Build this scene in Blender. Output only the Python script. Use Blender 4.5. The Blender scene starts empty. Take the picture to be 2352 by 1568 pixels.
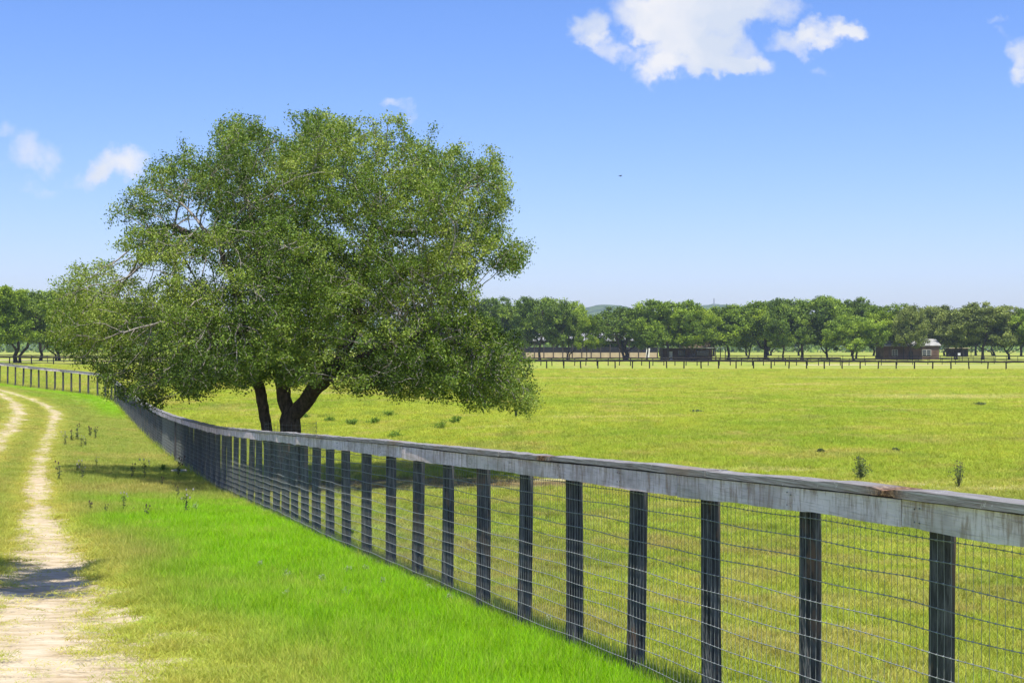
import bpy, math, random
import numpy as np
from mathutils import Vector, Matrix

random.seed(7)
RNG = np.random.default_rng(11)
S = bpy.context.scene
COL = S.collection
F = 2352 * 50 / 36.0          # focal length in units of the measuring grid (2352 wide)
CZ = 3.3                      # camera height over the pasture datum
R = math.radians

# ------------------------------------------------------------------ camera
cam_d = bpy.data.cameras.new('camera')
cam_d.lens = 50
cam_d.sensor_width = 36
cam_d.clip_start = 0.05
cam_d.clip_end = 20000
cam = bpy.data.objects.new('camera', cam_d)
COL.objects.link(cam)
cam.location = (0, 0, CZ)
cam.rotation_euler = (R(90) + math.atan(16 / F), 0, 0)
S.camera = cam

# ------------------------------------------------------------------ sun, sky, exposure
SUN_EL = R(69)
SUN_H = Vector((0.06, -1.0, 0)).normalized()        # horizontal direction towards the sun
to_sun = Vector((SUN_H.x * math.cos(SUN_EL), SUN_H.y * math.cos(SUN_EL), math.sin(SUN_EL)))
sun_d = bpy.data.lights.new('sun', 'SUN')
sun_d.energy = 4.2
sun_d.angle = R(0.5)
sun_d.color = (1.0, 0.96, 0.88)
sun = bpy.data.objects.new('sun', sun_d)
COL.objects.link(sun)
sun.rotation_euler = (-to_sun).to_track_quat('-Z', 'Y').to_euler()
sun.location = (0, 0, 60)
S.view_settings.view_transform = 'Standard'
S.view_settings.look = 'None'
S.view_settings.exposure = 0.75
S.view_settings.gamma = 1
S.view_settings.use_curve_mapping = False


def N(nt, typ, **kw):
    n = nt.nodes.new(typ)
    for k, v in kw.items():
        if k == 'inp':
            for a, b in v.items():
                n.inputs[a].default_value = b
        else:
            setattr(n, k, v)
    return n


def math_n(nt, op, a, b=None, c=None, clamp=False):
    n = nt.nodes.new('ShaderNodeMath')
    n.operation = op
    n.use_clamp = clamp
    for i, v in enumerate((a, b, c)):
        if v is None:
            continue
        if isinstance(v, (int, float)):
            n.inputs[i].default_value = v
        else:
            nt.links.new(v, n.inputs[i])
    return n.outputs[0]


def mixc(nt, fac, a, b, blend='MIX'):
    n = nt.nodes.new('ShaderNodeMix')
    n.data_type = 'RGBA'
    n.blend_type = blend
    for sock, v in ((n.inputs[0], fac), (n.inputs[6], a), (n.inputs[7], b)):
        if isinstance(v, (int, float)):
            sock.default_value = v
        elif isinstance(v, tuple):
            sock.default_value = (*v[:3], 1)
        else:
            nt.links.new(v, sock)
    return n.outputs[2]


# puffs of cloud: centre and half sizes as (azimuth, elevation) tangents
CLOUDS = [  # x, y, rx, ry, weight
    (1480, 30, 105, 60, 1), (1600, 55, 150, 85, 1.1), (1720, 15, 150, 60, 1), (1560, 120, 100, 70, .9),
    (1690, 125, 90, 60, .9), (1505, 160, 60, 42, .7), (1350, 68, 50, 52, .95), (1410, 108, 80, 32, .7),
    (1740, 158, 60, 28, .55), (1645, 150, 100, 34, .7), (1840, 100, 70, 40, .85), (1905, 70, 75, 42, .95),
    (1950, 76, 40, 24, .6), (1600, -60, 260, 90, 1), (75, 355, 82, 54, .8), (0, 300, 46, 28, .55),
    (272, 372, 82, 56, 1.05), (205, 405, 60, 32, .5), (905, 240, 44, 18, .5), (942, 258, 28, 14, .42),
    (2366, 120, 42, 60, .9), (2345, 165, 34, 26, .7), (2290, 40, 26, 14, .38), (90, 435, 60, 24, .35),
    (2320, 72, 24, 14, .33), (1905, 150, 30, 20, .36)]

w = bpy.data.worlds.new('World')
S.world = w
w.use_nodes = True
nt = w.node_tree
nt.nodes.clear()
sky = N(nt, 'ShaderNodeTexSky', sky_type='NISHITA', sun_disc=False, sun_elevation=SUN_EL,
        sun_rotation=math.atan2(SUN_H.x, SUN_H.y), altitude=200, air_density=1.0, dust_density=1.0, ozone_density=3.0)
tc = N(nt, 'ShaderNodeTexCoord')
sep = N(nt, 'ShaderNodeSeparateXYZ')
nt.links.new(tc.outputs['Generated'], sep.inputs[0])
yy = math_n(nt, 'MAXIMUM', sep.outputs[1], 0.02)
px = math_n(nt, 'DIVIDE', sep.outputs[0], yy)
pz = math_n(nt, 'DIVIDE', sep.outputs[2], yy)
comb = N(nt, 'ShaderNodeCombineXYZ')
nt.links.new(px, comb.inputs[0])
nt.links.new(pz, comb.inputs[1])
nz = N(nt, 'ShaderNodeTexNoise', inp={'Scale': 26.0, 'Detail': 6.0, 'Roughness': 0.6})
nt.links.new(comb.outputs[0], nz.inputs['Vector'])
sub = N(nt, 'ShaderNodeVectorMath', operation='SUBTRACT')
nt.links.new(nz.outputs['Color'], sub.inputs[0])
sub.inputs[1].default_value = (.5, .5, .5)
sc_ = N(nt, 'ShaderNodeVectorMath', operation='SCALE')
nt.links.new(sub.outputs[0], sc_.inputs[0])
sc_.inputs['Scale'].default_value = 0.055
warp = N(nt, 'ShaderNodeVectorMath', operation='ADD')
nt.links.new(comb.outputs[0], warp.inputs[0])
nt.links.new(sc_.outputs[0], warp.inputs[1])
total = None
for (cx, cy, rx, ry, wt) in CLOUDS:
    v1 = N(nt, 'ShaderNodeVectorMath', operation='SUBTRACT')
    nt.links.new(warp.outputs[0], v1.inputs[0])
    v1.inputs[1].default_value = ((cx - 1176) / F, (800 - cy) / F, 0)
    v2 = N(nt, 'ShaderNodeVectorMath', operation='MULTIPLY')
    nt.links.new(v1.outputs[0], v2.inputs[0])
    v2.inputs[1].default_value = (F / rx, F / ry, 0)
    v3 = N(nt, 'ShaderNodeVectorMath', operation='DOT_PRODUCT')
    nt.links.new(v2.outputs[0], v3.inputs[0])
    nt.links.new(v2.outputs[0], v3.inputs[1])
    m = math_n(nt, 'MULTIPLY_ADD', v3.outputs['Value'], -wt, wt)
    m = math_n(nt, 'MAXIMUM', m, 0.0)
    total = m if total is None else math_n(nt, 'ADD', total, m)
nz2 = N(nt, 'ShaderNodeTexNoise', inp={'Scale': 60.0, 'Detail': 7.0, 'Roughness': 0.62})
nt.links.new(comb.outputs[0], nz2.inputs['Vector'])
fld = math_n(nt, 'ADD', math_n(nt, 'MINIMUM', total, 1.3), math_n(nt, 'MULTIPLY_ADD', nz2.outputs['Fac'], 0.9, -0.45))
rm = N(nt, 'ShaderNodeMapRange', interpolation_type='SMOOTHSTEP')
nt.links.new(fld, rm.inputs[0])
rm.inputs[1].default_value = 0.0
rm.inputs[2].default_value = 1.2
gate = math_n(nt, 'GREATER_THAN', total, 0.001)
cov = math_n(nt, 'MULTIPLY', rm.outputs[0], gate)
cov = math_n(nt, 'MULTIPLY', cov, 0.96)
nz3 = N(nt, 'ShaderNodeTexNoise', inp={'Scale': 16.0, 'Detail': 4.0})
nt.links.new(warp.outputs[0], nz3.inputs['Vector'])
body = N(nt, 'ShaderNodeMapRange')
nt.links.new(nz3.outputs['Fac'], body.inputs[0])
body.inputs[1].default_value = 0.35
body.inputs[2].default_value = 0.62
ccol = mixc(nt, body.outputs[0], (3.5, 3.85, 4.5), (4.6, 4.6, 4.75))
hz = N(nt, 'ShaderNodeHueSaturation', inp={'Saturation': 1.22, 'Value': 1.05})
nt.links.new(sky.outputs[0], hz.inputs['Color'])
skyc = mixc(nt, 1.0, hz.outputs[0], (.75, .72, .94), 'MULTIPLY')
fin = mixc(nt, cov, skyc, ccol)
bg = N(nt, 'ShaderNodeBackground', inp={'Strength': 0.12})
nt.links.new(fin, bg.inputs[0])
wo = N(nt, 'ShaderNodeOutputWorld')
nt.links.new(bg.outputs[0], wo.inputs[0])

S.cycles.max_bounces = 7
S.cycles.transparent_max_bounces = 8
S.cycles.use_adaptive_sampling = True
S.cycles.use_denoising = True
S.cycles.adaptive_threshold = 0.005
S.cycles.sample_clamp_indirect = 6


# ------------------------------------------------------------------ helpers
def P(px_, py_, Y):
    return Vector(((px_ - 1176) * Y / F, Y, CZ - (py_ - 800) * Y / F))


def vnoise(x, y, seed=0):
    x = np.asarray(x, float); y = np.asarray(y, float)
    xi = np.floor(x).astype(np.int64); yi = np.floor(y).astype(np.int64)
    fx = x - xi; fy = y - yi
    fx = fx * fx * (3 - 2 * fx); fy = fy * fy * (3 - 2 * fy)

    def h(a, b):
        n = (a * 374761393 + b * 668265263 + seed * 974634777) & 0xffffffff
        n = ((n ^ (n >> 13)) * 1274126177) & 0xffffffff
        return ((n ^ (n >> 16)) & 0xffff) / 65535.0
    return (h(xi, yi) * (1 - fx) + h(xi + 1, yi) * fx) * (1 - fy) + (h(xi, yi + 1) * (1 - fx) + h(xi + 1, yi + 1) * fx) * fy


def fbm(x, y, oct=4, seed=0):
    s = 0; a = .5; t = 0
    for i in range(oct):
        s = s + a * vnoise(x * 2 ** i + 17.3 * i, y * 2 ** i - 9.1 * i, seed + i)
        t += a; a *= .55
    return s / t


def sstep(a, b, x):
    t = np.clip((x - a) / (b - a), 0, 1)
    return t * t * (3 - 2 * t)


def mesh_np(name, co, faces, mats, smooth=False, attrs=None, midx=None):
    """co (n,3); faces: list of arrays (m,k)"""
    me = bpy.data.meshes.new(name)
    co = np.asarray(co, np.float32)
    me.vertices.add(len(co))
    me.vertices.foreach_set('co', co.ravel())
    if not isinstance(faces, list):
        faces = [faces]
    faces = [np.asarray(f, np.int32) for f in faces if len(f)]
    nl = sum(f.size for f in faces)
    nf = sum(len(f) for f in faces)
    me.loops.add(nl)
    me.loops.foreach_set('vertex_index', np.concatenate([f.ravel() for f in faces]))
    me.polygons.add(nf)
    tot = np.concatenate([np.full(len(f), f.shape[1], np.int32) for f in faces])
    st = np.concatenate([[0], np.cumsum(tot)[:-1]]).astype(np.int32)
    me.polygons.foreach_set('loop_start', st)
    me.polygons.foreach_set('loop_total', tot)
    if midx is not None:
        me.polygons.foreach_set('material_index', np.asarray(midx, np.int32))
    me.polygons.foreach_set('use_smooth', np.full(nf, smooth))
    for m in (mats if isinstance(mats, (list, tuple)) else [mats]):
        me.materials.append(m)
    for k, v in (attrs or {}).items():
        v = np.asarray(v, np.float32)
        if v.ndim == 1:
            a = me.attributes.new(k, 'FLOAT', 'POINT'); a.data.foreach_set('value', v)
        else:
            a = me.attributes.new(k, 'FLOAT_COLOR', 'POINT')
            if v.shape[1] == 3:
                v = np.concatenate([v, np.ones((len(v), 1), np.float32)], 1)
            a.data.foreach_set('color', v.astype(np.float32).ravel())
    me.update(calc_edges=True)
    return me


def link(name, me, parent=None, loc=None):
    o = bpy.data.objects.new(name, me)
    COL.objects.link(o)
    if parent is not None:
        o.parent = parent
    if loc is not None:
        o.location = loc
    return o


def tag(o, label=None, cat=None, group=None, kind=None):
    if label: o['label'] = label
    if cat: o['category'] = cat
    if group: o['group'] = group
    if kind: o['kind'] = kind
    return o


def thing(name, label, cat, loc=(0, 0, 0), rz=0, group=None):
    o = link(name, None, None, loc)
    o.rotation_euler = (0, 0, rz)
    return tag(o, label, cat, group)


class MB:
    """collects simple solids"""
    def __init__(s):
        s.v = []; s.f4 = []; s.f3 = []; s.n = 0

    def add(s, v, f4=None, f3=None):
        v = np.asarray(v, float)
        s.v.append(v)
        if f4 is not None and len(f4): s.f4.append(np.asarray(f4) + s.n)
        if f3 is not None and len(f3): s.f3.append(np.asarray(f3) + s.n)
        s.n += len(v)

    def box(s, x0, x1, y0, y1, z0, z1):
        v = [(x0, y0, z0), (x1, y0, z0), (x1, y1, z0), (x0, y1, z0), (x0, y0, z1), (x1, y0, z1), (x1, y1, z1), (x0, y1, z1)]
        s.add(v, [(0, 3, 2, 1), (4, 5, 6, 7), (0, 1, 5, 4), (1, 2, 6, 5), (2, 3, 7, 6), (3, 0, 4, 7)])

    def tube(s, pts, rad, sides=5, cap=True):
        pts = np.asarray(pts, float)
        n = len(pts)
        rad = np.full(n, rad) if np.isscalar(rad) else np.asarray(rad, float)
        d = np.gradient(pts, axis=0)
        d /= np.linalg.norm(d, axis=1)[:, None] + 1e-9
        ref = np.array([0, 0, 1.]) if abs(d[:, 2]).mean() < .8 else np.array([1., 0, 0])
        a = np.cross(d, ref); a /= np.linalg.norm(a, axis=1)[:, None] + 1e-9
        b = np.cross(d, a)
        t = np.arange(sides) * 2 * np.pi / sides
        v = pts[:, None] + rad[:, None, None] * (np.cos(t)[None, :, None] * a[:, None] + np.sin(t)[None, :, None] * b[:, None])
        i = np.arange(n - 1)[:, None] * sides; j = np.arange(sides)[None]; k = (j + 1) % sides
        f = np.stack([i + j, i + k, i + sides + k, i + sides + j], -1).reshape(-1, 4)
        f3 = []
        vv = v.reshape(-1, 3)
        if cap:
            vv = np.concatenate([vv, pts[:1], pts[-1:]])
            c0 = n * sides; c1 = c0 + 1
            for q in range(sides):
                f3.append((c0, (q + 1) % sides, q)); f3.append((c1, (n - 1) * sides + q, (n - 1) * sides + (q + 1) % sides))
        s.add(vv, f, f3)

    def mesh(s, name, mat, smooth=False, attrs=None):
        fs = []
        if s.f4: fs.append(np.concatenate(s.f4))
        if s.f3: fs.append(np.concatenate(s.f3))
        return mesh_np(name, np.concatenate(s.v), fs, mat, smooth, attrs)


def new_mat(name):
    m = bpy.data.materials.new(name)
    m.use_nodes = True
    nt = m.node_tree
    nt.nodes.clear()
    out = nt.nodes.new('ShaderNodeOutputMaterial')
    return m, nt, out


def princ(nt, out, col, rough=.8, spec=.3, bump=None, bstr=.3, bdist=.02, metal=0.0):
    b = nt.nodes.new('ShaderNodeBsdfPrincipled')
    if isinstance(col, tuple): b.inputs['Base Color'].default_value = (*col, 1)
    else: nt.links.new(col, b.inputs['Base Color'])
    b.inputs['Roughness'].default_value = rough
    b.inputs['Specular IOR Level'].default_value = spec
    b.inputs['Metallic'].default_value = metal
    if bump is not None:
        bn = nt.nodes.new('ShaderNodeBump')
        bn.inputs['Strength'].default_value = bstr
        bn.inputs['Distance'].default_value = bdist
        nt.links.new(bump, bn.inputs['Height'])
        nt.links.new(bn.outputs[0], b.inputs['Normal'])
    nt.links.new(b.outputs[0], out.inputs[0])
    return b


def noise(nt, scale, detail=4, rough=.55, vec=None, stretch=None, coord='Object'):
    n = N(nt, 'ShaderNodeTexNoise', inp={'Scale': scale, 'Detail': detail, 'Roughness': rough})
    if vec is None:
        vec = nt.nodes.new('ShaderNodeTexCoord').outputs[coord]
    if stretch:
        mp = nt.nodes.new('ShaderNodeMapping')
        mp.inputs['Scale'].default_value = stretch
        nt.links.new(vec, mp.inputs[0]); vec = mp.outputs[0]
    nt.links.new(vec, n.inputs['Vector'])
    return n.outputs['Fac']


def ramp(nt, fac, stops):
    r = nt.nodes.new('ShaderNodeValToRGB')
    e = r.color_ramp.elements
    while len(e) < len(stops): e.new(.5)
    for q, (p, c) in zip(e, stops):
        q.position = p
        q.color = (*c, 1) if isinstance(c, tuple) else (c, c, c, 1)
    nt.links.new(fac, r.inputs[0])
    return r.outputs[0]


def simple_mat(name, a, b, scale=3, rough=.8, bstr=.2, spec=.3, stretch=None, metal=0.0):
    m, nt, out = new_mat(name)
    f = noise(nt, scale, 5, .6, stretch=stretch)
    c = ramp(nt, f, [(.32, a), (.68, b)])
    princ(nt, out, c, rough, spec, f, bstr, .02, metal)
    return m


def foliage_mat(name, dark, mid, lite, attr='tint', inst=False, trans=.35, rough=.5, spec=.25):
    m, nt, out = new_mat(name)
    a = nt.nodes.new('ShaderNodeAttribute')
    a.attribute_name = attr
    if inst: a.attribute_type = 'INSTANCER'
    c = ramp(nt, a.outputs['Fac'], [(0.0, dark), (.5, mid), (1.0, lite)])
    b = nt.nodes.new('ShaderNodeBsdfPrincipled')
    nt.links.new(c, b.inputs['Base Color'])
    b.inputs['Roughness'].default_value = rough
    b.inputs['Specular IOR Level'].default_value = spec
    t = nt.nodes.new('ShaderNodeBsdfTranslucent')
    nt.links.new(mixc(nt, 1.0, c, (1.15, 1.1, .5), 'MULTIPLY'), t.inputs[0])
    ms = nt.nodes.new('ShaderNodeMixShader')
    ms.inputs[0].default_value = trans
    nt.links.new(b.outputs[0], ms.inputs[1]); nt.links.new(t.outputs[0], ms.inputs[2])
    nt.links.new(ms.outputs[0], out.inputs[0])
    return m


# ------------------------------------------------------------------ fence line (plan) and its top edge
FP = [(None, 4.11 - .343 * 3.2, 3.2)]
for Y in (6.38, 9, 12, 15.5, 19): FP.append((None, 4.11 - .343 * Y, Y))
for (x_, Y) in ((640, 24.2), (537, 30.2), (470, 36), (415, 43), (367, 53.5), (330, 64), (302, 75), (284, 83), (266, 88.3), (240, 90.6), (200, 92.2), (132, 95), (32, 99.3), (-60, 103.2), (-160, 107.5)):
    FP.append((None, (x_ - 1176) * Y / F, Y))
FPX = np.array([(a[1], a[2]) for a in FP])


def catmull(p, per=24):
    out = []
    q = np.vstack([2 * p[0] - p[1], p, 2 * p[-1] - p[-2]])
    for i in range(1, len(q) - 2):
        for t in np.linspace(0, 1, per, endpoint=False):
            out.append(.5 * ((2 * q[i]) + (-q[i - 1] + q[i + 1]) * t + (2 * q[i - 1] - 5 * q[i] + 4 * q[i + 1] - q[i + 2]) * t * t + (-q[i - 1] + 3 * q[i] - 3 * q[i + 1] + q[i + 2]) * t ** 3))
    out.append(p[-1])
    return np.array(out)


FC = catmull(FPX)
_seg = np.linalg.norm(np.diff(FC, axis=0), axis=1)
FS = np.concatenate([[0], np.cumsum(_seg)])
FLEN = FS[-1]
# top edge heights, read at grid x -> grid y
TX = np.array([-160, 0, 100, 200, 232, 262, 284, 302, 330, 367, 415, 500, 600, 665, 760, 907, 1036, 1118, 1319, 1459, 1635, 1860, 2160, 2352, 3400])
TY = np.array([820, 833, 844, 853.5, 857, 870, 886, 902, 920, 940, 957, 978, 988, 992, 999, 1011, 1022, 1032, 1047, 1058, 1077, 1098, 1127, 1140, 1225])


def fxy(s):
    s = np.asarray(s, float)
    return np.stack([np.interp(s, FS, FC[:, 0]), np.interp(s, FS, FC[:, 1])], -1)


_xy = FC
_gx = 1176 + F * _xy[:, 0] / _xy[:, 1]
_ztop = CZ - (np.interp(_gx, TX, TY) - 800) * _xy[:, 1] / F
_k = np.ones(9) / 9
_zp = np.concatenate([np.full(4, _ztop[0]), _ztop, np.full(4, _ztop[-1])])
_ztop = np.convolve(_zp, _k, 'valid')
_near = _xy[:, 1] < 6.4
_ztop[_near] = _ztop[~_near][0] + (6.4 - _xy[_near, 1]) * .03
FH = 1.47


def ftop(s): return np.interp(s, FS, _ztop)


def fdir(s):
    a = fxy(s - .05); b = fxy(s + .05)
    d = b - a
    return d / np.linalg.norm(d, axis=-1, keepdims=True)


# ------------------------------------------------------------------ ground height
CP = []
for s in np.linspace(2, FLEN, 48):
    (x_, y_), z_ = fxy(s), ftop(s) - FH
    CP.append((x_ / y_, y_, z_))
for u, Y, z in ((.35, 5, 1.2), (.3, 9, 1.05), (.3, 15, .72), (.1, 22, .42), (.35, 25, .35), (-.05, 34, .18), (.3, 45, .1), (0, 60, 0), (.35, 80, 0),
                (-.15, 100, .05), (.1, 130, 0), (.4, 160, 0), (-.1, 235, 0), (.1, 235, -.02), (.3, 230, -.1), (.45, 235, -.1),
                (-.4, 5, 1.25), (0, 5, 1.25), (-.33, 9, 1.12), (-.33, 15, .82), (-.36, 30, .3), (-.36, 50, .05), (-.36, 75, .4), (-.45, 100, .8),
                (-.36, 160, .6), (-.36, 240, .75), (-.3, 250, .6), (-.36, 330, .9), (-.1, 350, .5), (.1, 350, .48), (.3, 350, .5), (.45, 350, .5),
                (0, 430, .8), (.3, 430, .85), (-.4, 430, 1.0), (0, 900, 1.2), (.4, 900, 1.2), (-.4, 900, 1.2)):
    CP.append((u, Y, z))
CP = np.array(CP)
_cu = CP[:, 0] * 2.0; _cv = np.log(CP[:, 1])


def _phi(r2): return np.sqrt(r2 + .003)


_A = _phi((_cu[:, None] - _cu[None]) ** 2 + (_cv[:, None] - _cv[None]) ** 2) - np.eye(len(CP)) * 1e-5
_W = np.linalg.solve(_A, CP[:, 2] - .5)


def ground(X, Y):
    X = np.asarray(X, float); Y = np.asarray(Y, float)
    sh = X.shape
    X = X.ravel(); Y = Y.ravel()
    Yc = np.clip(Y, 5, 900)
    u = np.clip(X / np.maximum(Yc, 5), -.5, .5) * 2; v = np.log(Yc)
    z = np.zeros(len(X))
    for i in range(len(CP)):
        z += _W[i] * _phi((u - _cu[i]) ** 2 + (v - _cv[i]) ** 2)
    return (z + .5).reshape(sh)


def gz(x, y): return float(ground(np.array([x]), np.array([y]))[0])


def P0(px_, Y, dz=0.0):
    """a point on the ground seen at grid column px_, at depth Y"""
    x = (px_ - 1176) * Y / F
    return Vector((x, Y, gz(x, Y) + dz))


def onground(px_, py_):
    """depth at which the line of sight meets the ground"""
    Ys = np.geomspace(5, 800, 700)
    x = (px_ - 1176) * Ys / F
    zr = CZ - (py_ - 800) * Ys / F
    g = ground(x, Ys)
    i = np.argmax(zr <= g)
    return x[i], Ys[i], g[i]


def polydist(X, Y, pl):
    """distance to polyline and arc width there; pl (n,3): x, y, halfwidth -> returns dist / halfwidth"""
    best = np.full(X.shape, 1e9)
    for a, b in zip(pl[:-1], pl[1:]):
        d = b[:2] - a[:2]
        t = np.clip(((X - a[0]) * d[0] + (Y - a[1]) * d[1]) / (d @ d), 0, 1)
        q = np.hypot(X - a[0] - t * d[0], Y - a[1] - t * d[1]) / (a[2] + t * (b[2] - a[2]))
        best = np.minimum(best, q)
    return best


def rut(pts):
    out = []
    for (x_, y_, hw) in pts:
        X, Y, z = onground(x_, y_)
        out.append((X, Y, hw))
    return np.array(out)


RUT_R = rut([(120, 1760, 1.08), (120, 1568, 1.08), (100, 1470, .92), (100, 1400, .72), (112, 1330, .56), (112, 1260, .48), (95, 1200, .42), (85, 1140, .40), (85, 1090, .33), (95, 1050, .30),
             (108, 1010, .30), (122, 975, .36), (126, 950, .40), (105, 930, .40), (60, 913, .40), (10, 898, .40), (-60, 884, .40)])
RUT_L = rut([(-300, 1700, .5), (-260, 1500, .5), (-200, 1330, .4), (-130, 1200, .36), (-60, 1090, .34), (0, 1010, .36), (30, 975, .42), (45, 950, .46), (35, 925, .42), (0, 905, .42), (-80, 888, .42)])
FENCE_PL = np.array([(a, b, 1.0) for a, b in FC[::6]])

C_SAND = np.array((.86, .68, .45)); C_LUSH = np.array((.215, .43, .001)); C_MID = np.array((.22, .31, .03))
C_YEL = np.array((.335, .375, .046)); C_DRY = np.array((.47, .38, .13)); C_OLIVE = np.array((.17, .21, .045)); C_SOIL = np.array((.20, .125, .075))
TREE = P0(668, 34.5)


def side_of_fence(X, Y):
    """>0 in the pasture, <0 on the road verge: signed by plan position"""
    fx = np.interp(Y, FC[:, 1], FC[:, 0])
    s = X - fx
    beyond = Y > np.interp(X, FC[::-1, 0], FC[::-1, 1])
    return np.where((Y > 88) & (X < -24), np.where(beyond, 1.0, -1.0), s)


def ground_cover(X, Y):
    """returns rgb albedo of the sward, bare fraction, verge flag"""
    fd = polydist(X, Y, FENCE_PL)
    side = side_of_fence(X, Y)
    verge = side < 0
    n1 = fbm(X * .35, Y * .35, 4, 3); n2 = fbm(X * 1.4, Y * 1.4, 3, 9); n3 = fbm(X * .08 + 3, Y * .08, 4, 21); n4 = fbm(X * 5, Y * 5, 2, 33)

    def mx(a, b, t): return a + (b - a) * t[..., None]
    # pasture
    field = mx(np.broadcast_to(C_YEL, X.shape + (3,)), C_MID, sstep(.5, .75, n3) * .7)
    field = mx(field, C_DRY * .85 + C_OLIVE * .15, sstep(.50, .72, n1) * .55 + .3 * sstep(.55, .8, n2))
    field = mx(field, C_OLIVE * .6 + C_MID * .4, sstep(.60, .72, fbm(X * .9, Y * .5, 4, 57)) * .55)
    nearf = sstep(45, 20, Y)
    field = mx(field, C_DRY * .6 + C_OLIVE * .4, nearf * (.18 + .45 * sstep(.45, .7, n2)))
    field = field * (1 - .16 * nearf * sstep(.35, .6, n1))[..., None]
    field = mx(field, C_MID, nearf * .30 * sstep(.55, .35, n2))
    # bare patches: under the tree, sandy scrapes
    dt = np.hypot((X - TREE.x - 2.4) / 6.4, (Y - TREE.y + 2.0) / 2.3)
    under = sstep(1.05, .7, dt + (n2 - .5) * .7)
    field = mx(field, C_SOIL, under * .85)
    sand = np.zeros(X.shape)
    for (gx, gy, rx, ry) in ((1110, 985, 1.9, .9), (780, 905, 5, 1.8), (620, 898, 3.0, 2), (600, 945, 1.6, .8), (2170, 912, 9, 5), (1840, 885, 5, 3), (1000, 893, 9, 5), (1985, 1112, 2.6, .6), (2290, 1124, 1.8, .5), (1300, 1100, 1.6, .4), (1760, 1080, 2, .5), (1450, 870, 12, 4), (2080, 868, 16, 5), (1400, 960, 4, 1.2)):
        a, b, c = onground(gx, gy)
        sand = np.maximum(sand, sstep(1.2, .5, np.hypot((X - a) / rx, (Y - b) / ry) + (n2 - .5) * 1.2))
    field = mx(field, np.array((.56, .47, .25)), sand * .36 * (.6 + .8 * n2)[..., None].squeeze())
    # verge
    lush = sstep(4.0, .9, fd + (n1 - .5) * 3.4 + (n2 - .5) * .8) * sstep(31, 24.5, Y + (n2 - .5) * 5) * sstep(6, 8, Y + 9)
    ver = mx(C_MID * .75 + C_YEL * .2 + (C_OLIVE * .85 - C_MID * .6) * sstep(22, 34, Y)[..., None], np.broadcast_to(C_DRY * .85, X.shape + (3,)), sstep(.42, .68, n1) * .42 + .08 + .2 * sstep(.5, .75, n4))
    ver = mx(ver, C_LUSH * .5 + C_MID * .5, sstep(.52, .7, n3) * .5)
    ver = mx(ver, C_LUSH, np.clip(lush, 0, 1) * .9)
    ver = mx(ver, C_DRY, .45 * sstep(.60, .80, n4) * sstep(.45, .7, n2))
    lf = sstep(2.6, .8, fd) * sstep(70, 84, Y)
    ver = mx(ver, C_LUSH, lf * .7)
    rr = np.minimum(polydist(X, Y, RUT_R), polydist(X, Y, RUT_L))
    ver = mx(ver, C_YEL * .6 + C_DRY * .4, sstep(2.3, 1.1, rr + (n2 - .5)) * .7)
    # the bright band of new grass across the road at mid distance
    rgb = np.where(verge[..., None], ver, field)
    rgb = rgb * (.86 + .28 * n4)[..., None]
    bare = sstep(1.65, .10, rr + (n2 - .5) * 1.3 + (n4 - .5) * 1.2) * (1 - .25 * sstep(30, 60, Y))
    bare = np.where(verge, bare, 0)
    bare = np.maximum(bare, sand * .45)
    # pale lanes between the far fences
    lane = sstep(7, 3, np.abs(Y - 278 - X * .02 + 0.0)) * (X > 55) + sstep(8, 3, np.abs(Y - 300)) * (X < -70)
    bare = np.maximum(bare, np.clip(lane, 0, 1) * .8)
    return rgb, bare, verge, fd, rr, under


# terrain grid
def axis(parts, lo, lo_n, hi, hi_n):
    core = np.concatenate([np.arange(a, b, st) for a, b, st in parts] + [[parts[-1][1]]])
    a = core[0] - (np.geomspace(1, lo + 1, lo_n) - 1)[1:][::-1]
    b = core[-1] + (np.geomspace(1, hi + 1, hi_n) - 1)[1:]
    return np.concatenate([a, core, b])


xs = axis([(-44, -12, .4), (-12, 12, .16), (12, 30, .6)], 5000, 60, 5000, 70)
ys = axis([(4, 40, .16), (40, 115, .45)], 150, 20, 9000, 130)
GX, GY = np.meshgrid(xs, ys)
rgb, bare, verge, fd, rr, under = ground_cover(GX, GY)
GZ = ground(GX, GY)
GZ = GZ + (fbm(GX * .5, GY * .5, 3, 5) - .5) * .06 * np.clip(GY / 30, .3, 1)
GZ -= .05 * sstep(1.3, .4, rr) * verge * (GY < 115)
nx, ny = len(xs), len(ys)
idx = np.arange(nx * ny).reshape(ny, nx)
faces = np.stack([idx[:-1, :-1], idx[:-1, 1:], idx[1:, 1:], idx[1:, :-1]], -1).reshape(-1, 4)

m, nt, out = new_mat('pasture_ground')
ca = nt.nodes.new('ShaderNodeAttribute'); ca.attribute_name = 'sward'
ba = nt.nodes.new('ShaderNodeAttribute'); ba.attribute_name = 'bare'
geo = nt.nodes.new('ShaderNodeNewGeometry')
pos = geo.outputs['Position']
nf = noise(nt, 9, 6, .7, pos)
nm = noise(nt, 1.1, 5, .65, pos)
nb = noise(nt, .22, 5, .6, pos)
nfib = noise(nt, 40, 3, .6, pos, (1, .35, 1))
v = math_n(nt, 'ADD', math_n(nt, 'MULTIPLY', nf, .5), math_n(nt, 'MULTIPLY', nm, .5))
grassc = mixc(nt, 1.0, ca.outputs['Color'], ramp(nt, v, [(.36, .50), (.5, .80), (.64, 1.1)]), 'MULTIPLY')
grassc = mixc(nt, ramp(nt, nm, [(.50, 0.0), (.64, .5)]), grassc, (.40, .33, .10))
nstr = noise(nt, .5, 6, .7, pos, (.35, 1, 1))
grassc = mixc(nt, ramp(nt, nstr, [(.50, 0.0), (.64, .35)]), grassc, (.20, .27, .05))
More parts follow.
